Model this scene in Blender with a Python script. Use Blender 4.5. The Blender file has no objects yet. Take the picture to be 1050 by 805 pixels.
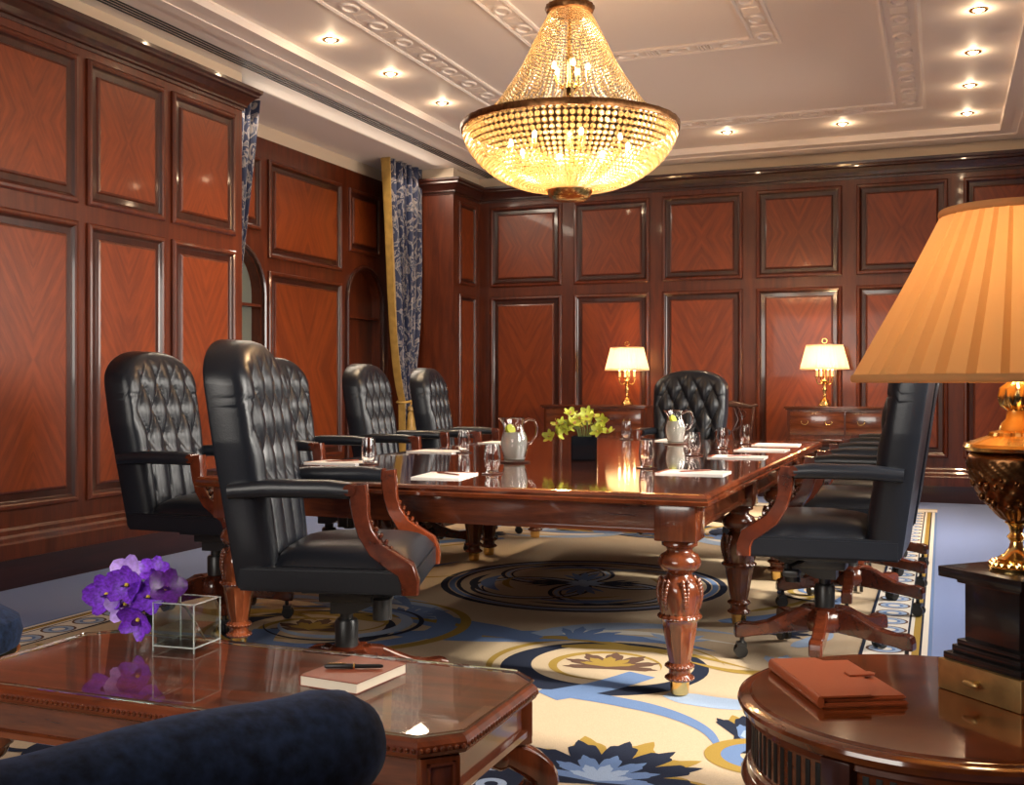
import bpy, bmesh, math, random
from math import sin, cos, pi, sqrt, radians, atan2, hypot
from mathutils import Vector, Matrix
random.seed(7)
S = bpy.context.scene
COL = S.collection

# ------------------------------------------------------------------ camera, world, exposure, window and fill light
cd = bpy.data.cameras.new('camera'); cam = bpy.data.objects.new('camera', cd); COL.objects.link(cam)
cam.location = (0, 0, 1.15); cam.rotation_euler = (pi/2, 0, 0.3733)
cd.sensor_width = 36; cd.sensor_fit = 'HORIZONTAL'; cd.lens = 1126/1050*36
cd.shift_y = -(402.5-395.4)/1050; cd.clip_start = .02; cd.clip_end = 60
S.camera = cam
S.view_settings.view_transform = 'Standard'; S.view_settings.look = 'None'
S.view_settings.gamma = 1; S.view_settings.use_curve_mapping = False
S.view_settings.exposure = 0.42
W = bpy.data.worlds.new('world'); S.world = W; W.use_nodes = True
W.node_tree.nodes['Background'].inputs[0].default_value = (.75, .82, 1, 1)
W.node_tree.nodes['Background'].inputs[1].default_value = .25

def area(name, loc, rot, sx, sy, power, color, spread=180):
    l = bpy.data.lights.new(name, 'AREA'); l.shape = 'RECTANGLE'; l.size = sx; l.size_y = sy
    l.energy = power; l.color = color; l.spread = radians(spread)
    o = bpy.data.objects.new(name, l); o.location = loc; o.rotation_euler = rot; COL.objects.link(o); return o
def point(name, loc, power, color, r=.03, parent=None):
    l = bpy.data.lights.new(name, 'POINT'); l.energy = power; l.color = color; l.shadow_soft_size = r
    o = bpy.data.objects.new(name, l); o.location = loc; COL.objects.link(o)
    if parent: o.parent = parent
    return o
def spot(name, loc, power, color, size=90, blend=.6, r=.03, rot=(0, 0, 0), parent=None):
    l = bpy.data.lights.new(name, 'SPOT'); l.energy = power; l.color = color; l.spot_size = radians(size)
    l.spot_blend = blend; l.shadow_soft_size = r
    o = bpy.data.objects.new(name, l); o.location = loc; o.rotation_euler = rot; COL.objects.link(o)
    if parent: o.parent = parent
    return o
DAY = (1.0, .93, .84)
WINS = [(3.7, 55), (6.3, 55), (8.9, 50)]          # windows in the wall opposite the panelled bays: centre Y, power
for wy, wp in WINS:
    area('window_and_fill_light', (1.06, wy, 1.95), (0, radians(68), 0), 1.5, 1.25, wp, DAY, 120)
area('window_and_fill_light', (-2.2, -1.08, 1.9), (radians(80), 0, 0), 2.4, 1.5, 50, DAY, 140)  # added frontal fill behind the camera; wall_front has no window

area('recess_cove_light', (-5.2, 9.0, 3.46), (0, radians(-35), 0), .12, 3.4, 30, (1, .84, .66), 170)

sl = bpy.data.lights.new('sun', 'SUN'); sl.energy = 8; sl.angle = radians(4); sl.color = (1, .88, .72)
so = bpy.data.objects.new('sun', sl); COL.objects.link(so); so.rotation_euler = Vector((-1, .14, -.58)).to_track_quat('-Z', 'Y').to_euler()

# ------------------------------------------------------------------ room numbers
XL, XR, YF, YB = -4.95, 1.15, 11.6, -1.2
XREC, YR0, YR1 = -5.75, 7.015, 10.89
ZW, ZC, ZT = 3.40, 3.52, 3.58
CX = -1.9

# ------------------------------------------------------------------ mesh helpers
class MB:
    def __init__(s): s.v = []; s.f = []; s.m = []; s.s = []; s.uv = {}
    def add(s, vs, fs, mat=0, smooth=False, M=None):
        b = len(s.v)
        s.v += [tuple(M @ Vector(p)) if M else tuple(p) for p in vs]
        for f in fs: s.f.append(tuple(b+i for i in f)); s.m.append(mat); s.s.append(smooth)
        return b
    def box(s, x0, x1, y0, y1, z0, z1, mat=0, M=None):
        v = [(x0,y0,z0),(x1,y0,z0),(x1,y1,z0),(x0,y1,z0),(x0,y0,z1),(x1,y0,z1),(x1,y1,z1),(x0,y1,z1)]
        s.add(v, [(3,2,1,0),(4,5,6,7),(0,1,5,4),(1,2,6,5),(2,3,7,6),(3,0,4,7)], mat, False, M)
    def bbox(s, x0, x1, y0, y1, z0, z1, c=.005, mat=0, M=None):   # box with chamfered edges
        v = []; fs = []
        bm = bmesh.new(); bmesh.ops.create_cube(bm, size=1)
        bmesh.ops.scale(bm, vec=(x1-x0, y1-y0, z1-z0), verts=bm.verts)
        bmesh.ops.translate(bm, vec=((x0+x1)/2, (y0+y1)/2, (z0+z1)/2), verts=bm.verts)
        bmesh.ops.bevel(bm, geom=list(bm.edges), offset=c, segments=2, affect='EDGES', profile=.6)
        s.frombm(bm, mat, True, M)
    def frombm(s, bm, mat=0, smooth=False, M=None):
        bm.verts.index_update()
        s.add([tuple(v.co) for v in bm.verts], [tuple(v.index for v in f.verts) for f in bm.faces], mat, smooth, M); bm.free()
    def lathe(s, prof, cx=0, cy=0, cz=0, seg=32, mat=0, fn=None, M=None, smooth=True, a0=0, a1=2*pi):
        full = abs(a1-a0-2*pi) < 1e-6
        n = seg if full else seg+1
        vs = []
        for i, (r, z) in enumerate(prof):
            for k in range(n):
                a = a0+(a1-a0)*k/seg
                rr = fn(r, z, a) if fn else r
                vs.append((cx+rr*cos(a), cy+rr*sin(a), cz+z))
        fs = []
        for i in range(len(prof)-1):
            for k in range(seg):
                k2 = (k+1) % n
                fs.append((i*n+k, i*n+k2, (i+1)*n+k2, (i+1)*n+k))
        if full:
            if prof[0][0] > 1e-4: fs.append(tuple(range(n))[::-1])
            if prof[-1][0] > 1e-4: fs.append(tuple((len(prof)-1)*n+k for k in range(n)))
        s.add(vs, fs, mat, smooth, M)
    def prism(s, poly, z0, z1, mat=0, M=None, smooth=False):    # poly in xy, extruded in z
        n = len(poly); vs = [(x, y, z0) for x, y in poly]+[(x, y, z1) for x, y in poly]
        fs = [tuple(range(n))[::-1], tuple(range(n, 2*n))]+[(i, (i+1) % n, n+(i+1) % n, n+i) for i in range(n)]
        s.add(vs, fs, mat, smooth, M)
    def sweep(s, path, rad, seg=10, mat=0, M=None, closed=False, sq=None):   # tube; rad number or list or (a,b) list
        P = [Vector(p) for p in path]; n = len(P); rings = []; up = None
        for i in range(n):
            if closed: t = P[(i+1) % n]-P[i-1]
            else: t = P[min(i+1, n-1)]-P[max(i-1, 0)]
            t.normalize()
            if up is None:
                up = Vector((0, 0, 1)) if abs(t.z) < .9 else Vector((0, 1, 0))
            sx = t.cross(up).normalized(); up = sx.cross(t).normalized()
            r = rad[i] if isinstance(rad, list) else rad
            ra, rb = r if isinstance(r, tuple) else (r, r)
            ring = []
            for k in range(seg):
                a = 2*pi*k/seg; ca, sa = cos(a), sin(a)
                if sq: ca = math.copysign(abs(ca)**sq, ca); sa = math.copysign(abs(sa)**sq, sa)
                ring.append(tuple(P[i]+sx*(ra*ca)+up*(rb*sa)))
            rings += ring
        fs = []
        for i in range(n if closed else n-1):
            j = (i+1) % n
            for k in range(seg): fs.append((i*seg+k, i*seg+(k+1) % seg, j*seg+(k+1) % seg, j*seg+k))
        if not closed: fs += [tuple(range(seg))[::-1], tuple((n-1)*seg+k for k in range(seg))]
        s.add(rings, fs, mat, True, M)
    def ball(s, c, r, mat=0, sub=2, sc=(1, 1, 1), M=None):
        bm = bmesh.new(); bmesh.ops.create_icosphere(bm, subdivisions=sub, radius=r)
        for v in bm.verts: v.co = Vector((v.co.x*sc[0]+c[0], v.co.y*sc[1]+c[1], v.co.z*sc[2]+c[2]))
        s.frombm(bm, mat, sub > 1, M)
    def extr(s, prof, p0, p1, out, mat=0, cap=True):   # profile (outward,z) extruded between floor points p0,p1
        n = len(prof); vs = []
        for p in (p0, p1):
            for o, z in prof: vs.append((p[0]+out[0]*o, p[1]+out[1]*o, z))
        fs = [(i, (i+1) % n, n+(i+1) % n, n+i) for i in range(n)]
        if cap: fs += [tuple(range(n))[::-1], tuple(range(n, 2*n))]
        s.add(vs, fs, mat)
    def mould(s, prof, pts, mat=0):     # profile carried round a polyline with mitred corners; outward = to the right of travel
        P = [Vector((*p, 0)) for p in pts]; n = len(prof); vs = []
        for i, p in enumerate(P):
            ns = []
            for a, c in ((i-1, i), (i, i+1)):
                if a >= 0 and c < len(P): d = (P[c]-P[a]).normalized(); ns.append(Vector((d.y, -d.x, 0)))
            m = sum(ns, Vector()).normalized(); m = m/max(.2, m.dot(ns[0]))
            vs += [(p.x+m.x*o, p.y+m.y*o, z) for o, z in prof]
        s.add(vs, [(j*n+i, j*n+(i+1) % n, (j+1)*n+(i+1) % n, (j+1)*n+i) for j in range(len(P)-1) for i in range(n)]+[tuple(range(n)), tuple((len(P)-1)*n+k for k in range(n))], mat)
    def build(s, name, mats, parent=None, loc=None, rot=None, sharp=40, link=True):
        me = bpy.data.meshes.new(name); me.from_pydata(s.v, [], s.f)
        for m in (mats if isinstance(mats, (list, tuple)) else [mats]): me.materials.append(m)
        me.polygons.foreach_set('material_index', s.m); me.polygons.foreach_set('use_smooth', s.s)
        if s.uv:
            ul = me.uv_layers.new(name='UVMap')
            for fi, uvs in s.uv.items():
                for li, uv in zip(me.polygons[fi].loop_indices, uvs): ul.data[li].uv = uv
        bm = bmesh.new(); bm.from_mesh(me); bmesh.ops.recalc_face_normals(bm, faces=bm.faces); bm.to_mesh(me); bm.free()
        if any(s.s): me.set_sharp_from_angle(angle=radians(sharp))
        me.update()
        o = bpy.data.objects.new(name, me); COL.objects.link(o)
        if parent: o.parent = parent
        if loc: o.location = loc
        if rot: o.rotation_euler = rot
        return o

def T(x=0, y=0, z=0, rz=0, sc=1): return Matrix.Translation((x, y, z)) @ Matrix.Rotation(rz, 4, 'Z') @ Matrix.Scale(sc, 4)
def tag(o, label=None, cat=None, group=None, kind=None):
    if label: o['label'] = label
    if cat: o['category'] = cat
    if group: o['group'] = group
    if kind: o['kind'] = kind
    return o
def thing(name, label, cat, loc=(0, 0, 0), rz=0, group=None):
    o = bpy.data.objects.new(name, None); o.empty_display_size = .1; COL.objects.link(o)
    o.location = loc; o.rotation_euler = (0, 0, rz); return tag(o, label, cat, group)
def copy_tree(o, parent=None):
    c = o.copy(); COL.objects.link(c)
    if parent: c.parent = parent
    for ch in list(o.children): copy_tree(ch, c)
    return c
def dup(o, loc, rz, label, group=None):
    c = copy_tree(o); c.location = loc; c.rotation_euler = (0, 0, rz); return tag(c, label, None, group)

# ------------------------------------------------------------------ materials
def newmat(name):
    m = bpy.data.materials.new(name); m.use_nodes = True; nt = m.node_tree
    return m, nt, nt.nodes['Principled BSDF'], nt.links
def plain(name, c, rough=.5, metal=0, coat=0, bump=0, bscale=200, var=0, spec=.5, **kw):
    m, nt, b, L = newmat(name)
    b.inputs['Base Color'].default_value = (*c, 1); b.inputs['Roughness'].default_value = rough
    b.inputs['Metallic'].default_value = metal; b.inputs['Coat Weight'].default_value = coat
    b.inputs['Coat Roughness'].default_value = .08; b.inputs['Specular IOR Level'].default_value = spec
    tc = nt.nodes.new('ShaderNodeTexCoord'); n = nt.nodes.new('ShaderNodeTexNoise')
    n.inputs['Scale'].default_value = bscale; n.inputs['Detail'].default_value = 4; L.new(tc.outputs['Object'], n.inputs['Vector'])
    if var:
        r = nt.nodes.new('ShaderNodeValToRGB'); r.color_ramp.elements[0].position = .3; r.color_ramp.elements[1].position = .7
        r.color_ramp.elements[0].color = (*[x*(1-var) for x in c], 1); r.color_ramp.elements[1].color = (*[min(1, x*(1+var)) for x in c], 1)
        L.new(n.outputs[0], r.inputs[0]); L.new(r.outputs[0], b.inputs['Base Color'])
    if bump:
        bp = nt.nodes.new('ShaderNodeBump'); bp.inputs['Strength'].default_value = bump; bp.inputs['Distance'].default_value = .002
        L.new(n.outputs[0], bp.inputs['Height']); L.new(bp.outputs[0], b.inputs['Normal'])
    return m
def wood(name, dark, light, scale=(3, 3, .35), rough=.28, coat=.5, uv=False, fine=40):
    m, nt, b, L = newmat(name); tc = nt.nodes.new('ShaderNodeTexCoord'); mp = nt.nodes.new('ShaderNodeMapping')
    mp.inputs['Scale'].default_value = scale
    n1 = nt.nodes.new('ShaderNodeTexNoise'); n1.inputs['Scale'].default_value = 6; n1.inputs['Detail'].default_value = 6; n1.inputs['Distortion'].default_value = .6
    n2 = nt.nodes.new('ShaderNodeTexNoise'); n2.inputs['Scale'].default_value = fine; n2.inputs['Detail'].default_value = 3
    src = tc.outputs['Object']
    if uv:      # quarter-matched veneer: four mirrored leaves meeting at the panel's centre, grain running to the corners
        sp = nt.nodes.new('ShaderNodeSeparateXYZ'); L.new(tc.outputs['UV'], sp.inputs[0])
        def mth(op, a, bb):
            q = nt.nodes.new('ShaderNodeMath'); q.operation = op
            for i, x in enumerate((a, bb)):
                if x is None: continue
                if isinstance(x, (int, float)): q.inputs[i].default_value = x
                else: L.new(x, q.inputs[i])
            return q.outputs[0]
        fr = mth('FRACT', sp.outputs[0], None); idu = mth('FLOOR', sp.outputs[0], None)
        u = mth('ABSOLUTE', mth('SUBTRACT', mth('MULTIPLY', fr, 2), 1), None)
        v = mth('ABSOLUTE', sp.outputs[1], None)
        ac = mth('SUBTRACT', mth('MULTIPLY', u, .8), mth('MULTIPLY', v, .42))
        al = mth('ADD', mth('MULTIPLY', u, .25), mth('MULTIPLY', v, .5))
        cb = nt.nodes.new('ShaderNodeCombineXYZ'); L.new(mth('MULTIPLY', ac, 1.6), cb.inputs[0]); L.new(mth('MULTIPLY', al, .22), cb.inputs[1]); L.new(idu, cb.inputs[2])
        src = cb.outputs[0]
    L.new(src, mp.inputs[0])
    if uv: mp.inputs['Scale'].default_value = (1, 1, 1)
    L.new(mp.outputs[0], n1.inputs['Vector']); L.new(mp.outputs[0], n2.inputs['Vector'])
    mx = nt.nodes.new('ShaderNodeMath'); mx.operation = 'MULTIPLY_ADD'; mx.inputs[1].default_value = .3
    L.new(n2.outputs[0], mx.inputs[0]); L.new(n1.outputs[0], mx.inputs[2])
    r = nt.nodes.new('ShaderNodeValToRGB'); r.color_ramp.elements[0].position = .45; r.color_ramp.elements[1].position = .85
    r.color_ramp.elements[0].color = (*dark, 1); r.color_ramp.elements[1].color = (*light, 1)
    L.new(mx.outputs[0], r.inputs[0]); L.new(r.outputs[0], b.inputs['Base Color'])
    b.inputs['Roughness'].default_value = rough; b.inputs['Coat Weight'].default_value = coat; b.inputs['Coat Roughness'].default_value = .06
    return m
M_WALL = wood('mahogany_panelling', (.065, .011, .003), (.135, .025, .006), rough=.36, coat=.2)
M_FIELD = wood('quartered_veneer', (.135, .021, .0032), (.25, .045, .0065), rough=.38, coat=.14, uv=True)
M_DARK = wood('dark_mahogany', (.028, .006, .003), (.06, .014, .007), rough=.3)
M_PLINTH = wood('plinth_mahogany', (.02, .006, .005), (.045, .01, .008), scale=(.3, .3, 3), rough=.35)
M_TOP = wood('polished_table_top', (.05, .010, .004), (.17, .040, .013), scale=(.5, 3, 1), rough=.07, coat=1)
M_CTOP = wood('low_table_top', (.07, .012, .003), (.21, .042, .010), scale=(.5, 4, 1), rough=.3, coat=0)
M_TAB = wood('table_mahogany', (.055, .012, .005), (.18, .045, .014), scale=(.4, .4, 3), rough=.2, coat=.7)
M_LEG = wood('turned_mahogany', (.06, .013, .005), (.17, .04, .013), scale=(3, 3, .5), rough=.2, coat=.7)
M_ARM = wood('arm_mahogany', (.05, .009, .003), (.14, .026, .008), scale=(2, 2, 2), rough=.2, coat=.7)
M_BASE = wood('chair_base_wood', (.03, .006, .003), (.10, .020, .007), scale=(2, 2, 2), rough=.22, coat=.6)
M_DRUM = wood('drum_satinwood', (.06, .013, .004), (.20, .05, .013), scale=(.5, 3, 1), rough=.12, coat=.8)
M_LEATHER = plain('black_leather', (.008, .0095, .014), .31, bump=.25, bscale=240, coat=.0, spec=.42)
M_BLACKP = plain('black_plastic', (.012, .012, .013), .35)
M_BLACK = plain('black_recess', (.004, .003, .003), .6)
M_BRASS = plain('polished_brass', (.83, .55, .2), .22, 1, var=.12, bscale=30)
M_BRONZE = plain('antique_bronze', (.20, .09, .035), .35, 1, var=.4, bscale=60)
M_GOLDBOX = plain('gilded_box', (.50, .33, .13), .38, .8, var=.25, bscale=18)
M_MARBLE = plain('black_marble', (.012, .011, .011), .22, coat=.4, var=.6, bscale=14)
M_PLASTER = plain('ceiling_paint', (.86, .76, .68), .6, bump=.05, bscale=60)
M_PLASTERW = plain('strip_paint', (.66, .52, .38), .6)
M_CARPET = plain('blue_carpet', (.17, .22, .40), .95, bump=.8, bscale=320, var=.22, spec=.1)
M_VELVET = plain('navy_velvet', (.010, .020, .050), .85, bump=.6, bscale=45, var=.7, spec=.2)
M_VELVET.node_tree.nodes['Principled BSDF'].inputs['Sheen Weight'].default_value = .12
M_VELVET.node_tree.nodes['Principled BSDF'].inputs['Sheen Tint'].default_value = (.35, .45, .8, 1)
M_PAPER = plain('white_paper', (.82, .80, .76), .6)
M_PAGES = plain('book_pages', (.80, .72, .58), .7, bump=.4, bscale=400)
M_REDL = plain('red_leather', (.24, .055, .025), .4, bump=.2)
M_TAN = plain('tan_leather', (.36, .078, .024), .42, bump=.25, bscale=260)
M_GREY = plain('niche_grey_green', (.16, .17, .14), .5)  # flat grey-green for the back of one niche
M_SLOT = plain('diffuser_black', (.01, .01, .01), .5)
def glass(name, c=(1, 1, 1), rough=0, ior=1.45):
    m, nt, b, L = newmat(name); b.inputs['Base Color'].default_value = (*c, 1); b.inputs['Roughness'].default_value = rough
    b.inputs['Transmission Weight'].default_value = 1; b.inputs['IOR'].default_value = ior; return m
def pane_glass(name, tint, ior=1.5):
    m = bpy.data.materials.new(name); m.use_nodes = True; nt = m.node_tree; L = nt.links
    for n in list(nt.nodes): nt.nodes.remove(n)
    out = nt.nodes.new('ShaderNodeOutputMaterial'); mx = nt.nodes.new('ShaderNodeMixShader'); tr = nt.nodes.new('ShaderNodeBsdfTransparent'); g = nt.nodes.new('ShaderNodeBsdfGlossy'); f = nt.nodes.new('ShaderNodeFresnel')
    tr.inputs[0].default_value = (*tint, 1); g.inputs['Roughness'].default_value = .02; f.inputs[0].default_value = ior
    ge = nt.nodes.new('ShaderNodeNewGeometry'); m1 = nt.nodes.new('ShaderNodeMath'); m1.operation = 'SUBTRACT'; m1.inputs[0].default_value = 1; L.new(ge.outputs['Backfacing'], m1.inputs[1])
    m2 = nt.nodes.new('ShaderNodeMath'); m2.operation = 'MULTIPLY'; L.new(f.outputs[0], m2.inputs[0]); L.new(m1.outputs[0], m2.inputs[1]); L.new(m2.outputs[0], mx.inputs[0]); L.new(tr.outputs[0], mx.inputs[1]); L.new(g.outputs[0], mx.inputs[2]); L.new(mx.outputs[0], out.inputs[0]); return m
M_PANE = pane_glass('sheet_glass', (.97, .99, .98))
M_GLASS = glass('clear_glass'); M_GGREEN = glass('green_edged_glass', (.55, .85, .72))
M_ICE = plain('iced_water', (.80, .80, .74), .25); M_ICE.node_tree.nodes['Principled BSDF'].inputs['Transmission Weight'].default_value = .6
M_ICE.node_tree.nodes['Principled BSDF'].inputs['IOR'].default_value = 1.2
M_LIME = plain('lime', (.55, .62, .05), .4)
def emis(name, c, s):
    m, nt, b, L = newmat(name); b.inputs['Base Color'].default_value = (0, 0, 0, 1)
    b.inputs['Emission Color'].default_value = (*c, 1); b.inputs['Emission Strength'].default_value = s; return m
M_BULB = emis('lit_bulb', (1, .78, .42), 40); M_SPOTL = emis('downlight_lens', (1, .80, .55), 14)
M_CANDLE = plain('candle_tube', (.9, .7, .4), .5)
def shade_mat(name, c, trans=.55):
    m = bpy.data.materials.new(name); m.use_nodes = True; nt = m.node_tree; L = nt.links
    for n in list(nt.nodes): nt.nodes.remove(n)
    out = nt.nodes.new('ShaderNodeOutputMaterial'); mx = nt.nodes.new('ShaderNodeMixShader'); d = nt.nodes.new('ShaderNodeBsdfDiffuse'); t = nt.nodes.new('ShaderNodeBsdfTranslucent')
    d.inputs[0].default_value = (*c, 1); t.inputs[0].default_value = (*c, 1); mx.inputs[0].default_value = trans
    L.new(d.outputs[0], mx.inputs[1]); L.new(t.outputs[0], mx.inputs[2]); L.new(mx.outputs[0], out.inputs[0]); return m
M_SHADE = shade_mat('pleated_shade', (.66, .37, .155), .42); M_SHADEW = shade_mat('ivory_shade', (.88, .74, .58), .55)
def crystal():
    m = shade_mat('cut_crystal', (.68, .49, .24), .5); nt = m.node_tree; L = nt.links
    out = [n for n in nt.nodes if n.type == 'OUTPUT_MATERIAL'][0]; mx = [n for n in nt.nodes if n.type == 'MIX_SHADER'][0]
    g = nt.nodes.new('ShaderNodeBsdfGlossy'); g.inputs[0].default_value = (1, .95, .8, 1); g.inputs['Roughness'].default_value = .12
    tr = nt.nodes.new('ShaderNodeBsdfTransparent'); m1 = nt.nodes.new('ShaderNodeMixShader'); m1.inputs[0].default_value = .35
    m2 = nt.nodes.new('ShaderNodeMixShader'); m2.inputs[0].default_value = .35
    L.new(mx.outputs[0], m1.inputs[1]); L.new(g.outputs[0], m1.inputs[2]); L.new(m1.outputs[0], m2.inputs[1]); L.new(tr.outputs[0], m2.inputs[2])
    L.new(m2.outputs[0], out.inputs[0]); return m
M_CRYS = crystal()
def curtain_mat():
    m, nt, b, L = newmat('floral_damask'); tc = nt.nodes.new('ShaderNodeTexCoord'); mp = nt.nodes.new('ShaderNodeMapping'); mp.inputs['Scale'].default_value = (1.6, 1.1, 1)
    L.new(tc.outputs['UV'], mp.inputs[0])
    n = nt.nodes.new('ShaderNodeTexNoise'); n.inputs['Scale'].default_value = 5; n.inputs['Detail'].default_value = 2; n.inputs['Distortion'].default_value = 2.2
    L.new(mp.outputs[0], n.inputs['Vector']); r = nt.nodes.new('ShaderNodeValToRGB'); e = r.color_ramp.elements
    e[0].position = .46; e[0].color = (.010, .018, .06, 1); e[1].position = .62; e[1].color = (.05, .06, .10, 1)
    x = e.new(.52); x.color = (.30, .25, .23, 1); x = e.new(.49); x.color = (.015, .022, .07, 1); x = e.new(.56); x.color = (.26, .23, .23, 1)
    L.new(n.outputs[0], r.inputs[0]); L.new(r.outputs[0], b.inputs['Base Color']); b.inputs['Roughness'].default_value = .55; b.inputs['Sheen Weight'].default_value = .2
    return m
M_CURT = curtain_mat(); M_GOLDC = plain('gold_lining', (.46, .28, .07), .45, var=.2, bscale=12)

# ------------------------------------------------------------------ room shell
def panel(w, h, parent, o, u, n, uid, mats=None):
    """raised and fielded panel: stepped frame moulding, sunk flat, raised field. o = lower corner, u = direction along wall, n = outward."""
    k = min(1, w/.70)
    prof = [(0, 0), (0, .018), (.010, .028), (.026, .030), (.036, .022), (.044, .010), (.052, .004), (.085*k+.004, .003), (.092*k+.004, .016), (.104*k+.004, .020)]
    b = MB(); rings = []
    for i, hh in prof:
        rings += [(i, i, hh), (w-i, i, hh), (w-i, h-i, hh), (i, h-i, hh)]
    vs = [(o[0]+u[0]*a+n[0]*c, o[1]+u[1]*a+n[1]*c, o[2]+bb) for a, bb, c in rings]
    for r in range(len(prof)-1):
        fs = [(r*4+q, r*4+(q+1) % 4, (r+1)*4+(q+1) % 4, (r+1)*4+q) for q in range(4)]
        dk = 1 if prof[r][0] < .05 or r >= 7 else 0
        for f in fs: b.f.append(f); b.m.append(1 if 4 <= r <= 6 else 0); b.s.append(False)
    b.v = vs; e = (len(prof)-1)*4
    b.f.append((e, e+1, e+2, e+3)); b.m.append(2); b.s.append(False)
    i = prof[-1][0]; ar = (h-2*i)/(w-2*i)
    b.uv[len(b.f)-1] = [(uid+.0001, -ar), (uid+.9999, -ar), (uid+.9999, ar), (uid+.0001, ar)]
    return b.build('panel', [M_WALL, M_DARK, M_FIELD], parent)
CROWN = [(0, 3.235), (.012, 3.235), (.014, 3.255), (.03, 3.262), (.03, 3.275), (.045, 3.30), (.075, 3.335), (.095, 3.345), (.095, 3.36), (.112, 3.375), (.115, 3.40), (0, 3.40)]
BASE = [(0, .165), (.05, .165), (.05, .25), (.042, .262), (.036, .285), (.024, .30), (.022, .325), (.010, .34), (0, .34)]
PLIN = [(0, 0), (.055, 0), (.055, .165), (0, .165)]
def struct(o): o['kind'] = 'structure'; return o
def wall(name, b, mats): return struct(b.build(name, mats))
ROWS = [(.44, 2.16), (2.27, 3.18)]
# far wall
b = MB(); b.box(XL-.2, XR+.2, YF, YF+.15, 0, ZW, 0); b.box(XL-.2, XR+.2, YF, YF+.15, ZW, ZC+.1, 1)
wf = wall('wall_back', b, [M_WALL, M_PLASTERW])
for i in range(6):
    x0 = XL+.145+i*1.0
    for j, (z0, z1) in enumerate(ROWS): panel(.86, z1-z0, wf, (x0, YF, z0), (1, 0), (0, -1), i*3+j)
b = MB(); b.extr(CROWN, (XL, YF), (XR, YF), (0, -1)); struct(b.build('trim_1', M_DARK))
b = MB(); b.extr(BASE, (XL, YF), (XR, YF), (0, -1)); b.extr(PLIN, (XL, YF), (XR, YF), (0, -1), 1); struct(b.build('baseboard_back', [M_WALL, M_PLINTH]))
# side wall with the bays, up to the recess
b = MB(); b.box(XL-.15, XL, YB-.15, YR0, 0, ZW, 0); b.box(XL-.15, XL, YB-.15, YR0, ZW, ZC+.1, 1)
b.box(XREC-.15, XL-.15, YR0-.15, YR0, 0, ZW, 0); b.box(XREC-.15, XL-.15, YR0-.15, YR0, ZW, ZC+.1, 1)
wl = wall('wall_left', b, [M_WALL, M_PLASTERW])
ys = [(YR0-.1-.727-.806*i, YR0-.1-.806*i) for i in range(9)]
for i, (y0, y1) in enumerate(ys):
    if y0 < YB: continue
    for j, (z0, z1) in enumerate(ROWS): panel(y1-y0, z1-z0, wl, (XL, y0, z0), (0, 1), (1, 0), 20+i*3+j)
CR2 = [(o_, z+.0) for o_, z in CROWN]
b = MB(); b.mould(CR2, [(XL, YB), (XL, YR0), (XREC, YR0)]); struct(b.build('trim_2', M_DARK))
b = MB(); b.mould(BASE, [(XL, YB), (XL, YR0), (XREC, YR0)]); b.mould(PLIN, [(XL, YB), (XL, YR0), (XREC, YR0)], 1)
struct(b.build('baseboard_left', [M_WALL, M_PLINTH]))
# projecting pier between recess and far wall
b = MB(); b.box(XREC-.15, XL, YR1, YF+.1, 0, ZW, 0); b.box(XREC-.15, XL, YR1, YF+.1, ZW, ZC+.1, 1)
wp_ = wall('wall_pier', b, [M_WALL, M_PLASTERW])
for j, (z0, z1) in enumerate(ROWS): panel(.46, z1-z0, wp_, (XL, YR1+.12, z0), (0, 1), (1, 0), 60+j)
b = MB(); b.mould(CROWN, [(XREC, YR1), (XL, YR1), (XL, YF)]); struct(b.build('trim_3', M_DARK))
b = MB(); b.mould(BASE, [(XREC, YR1), (XL, YR1), (XL, YF)]); b.mould(PLIN, [(XREC, YR1), (XL, YR1), (XL, YF)], 1); struct(b.build('baseboard_pier', [M_WALL, M_PLINTH]))
# recess wall with two arched niches
NICHES = [(7.62, 8.44), (9.99, 10.70)]
b = MB(); sill = .34
def arch_poly(y0, y1, top):   # points of the arch from left spring to right spring
    r = (y1-y0)/2; c = (y0+y1)/2; zs = top-r
    return zs, [(c-r*cos(pi*k/20), zs+r*sin(pi*k/20)) for k in range(21)]
ycuts = [YR0, NICHES[0][0], NICHES[0][1], NICHES[1][0], NICHES[1][1], YR1]
for a_, c_ in ((0, 1), (2, 3), (4, 5)): b.add([(XREC, ycuts[a_], 0), (XREC, ycuts[c_], 0), (XREC, ycuts[c_], ZW), (XREC, ycuts[a_], ZW)], [(0, 1, 2, 3)])
TOPZ = 2.38
for (y0, y1) in NICHES:
    zs, pts = arch_poly(y0, y1, TOPZ)
    b.add([(XREC, y0, 0), (XREC, y1, 0), (XREC, y1, sill), (XREC, y0, sill)], [(0, 1, 2, 3)])
    for k in range(20):
        (ya, za), (yb_, zb) = pts[k], pts[k+1]
        b.add([(XREC, ya, za), (XREC, yb_, zb), (XREC, yb_, ZW), (XREC, ya, ZW)], [(0, 1, 2, 3)])
    bd = [(y0, sill)]+pts+[(y1, sill)]
    for k in range(len(bd)):
        p, q = bd[k], bd[(k+1) % len(bd)]
        b.add([(XREC, *p), (XREC, *q), (XREC-.10, *q), (XREC-.10, *p)], [(0, 1, 2, 3)], 0)
    m_ = 2 if y0 < 9 else 0
    b.add([(XREC-.10, *p) for p in bd], [tuple(range(len(bd)))], m_)
b.box(XREC-.3, XREC, YR0, YR1, ZW, ZC+.1, 1); b.box(XREC-.36, XREC-.26, YR0, YR1, 0, ZW, 0)
wr_ = wall('wall_recess', b, [M_WALL, M_PLASTERW, M_GREY])
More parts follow.
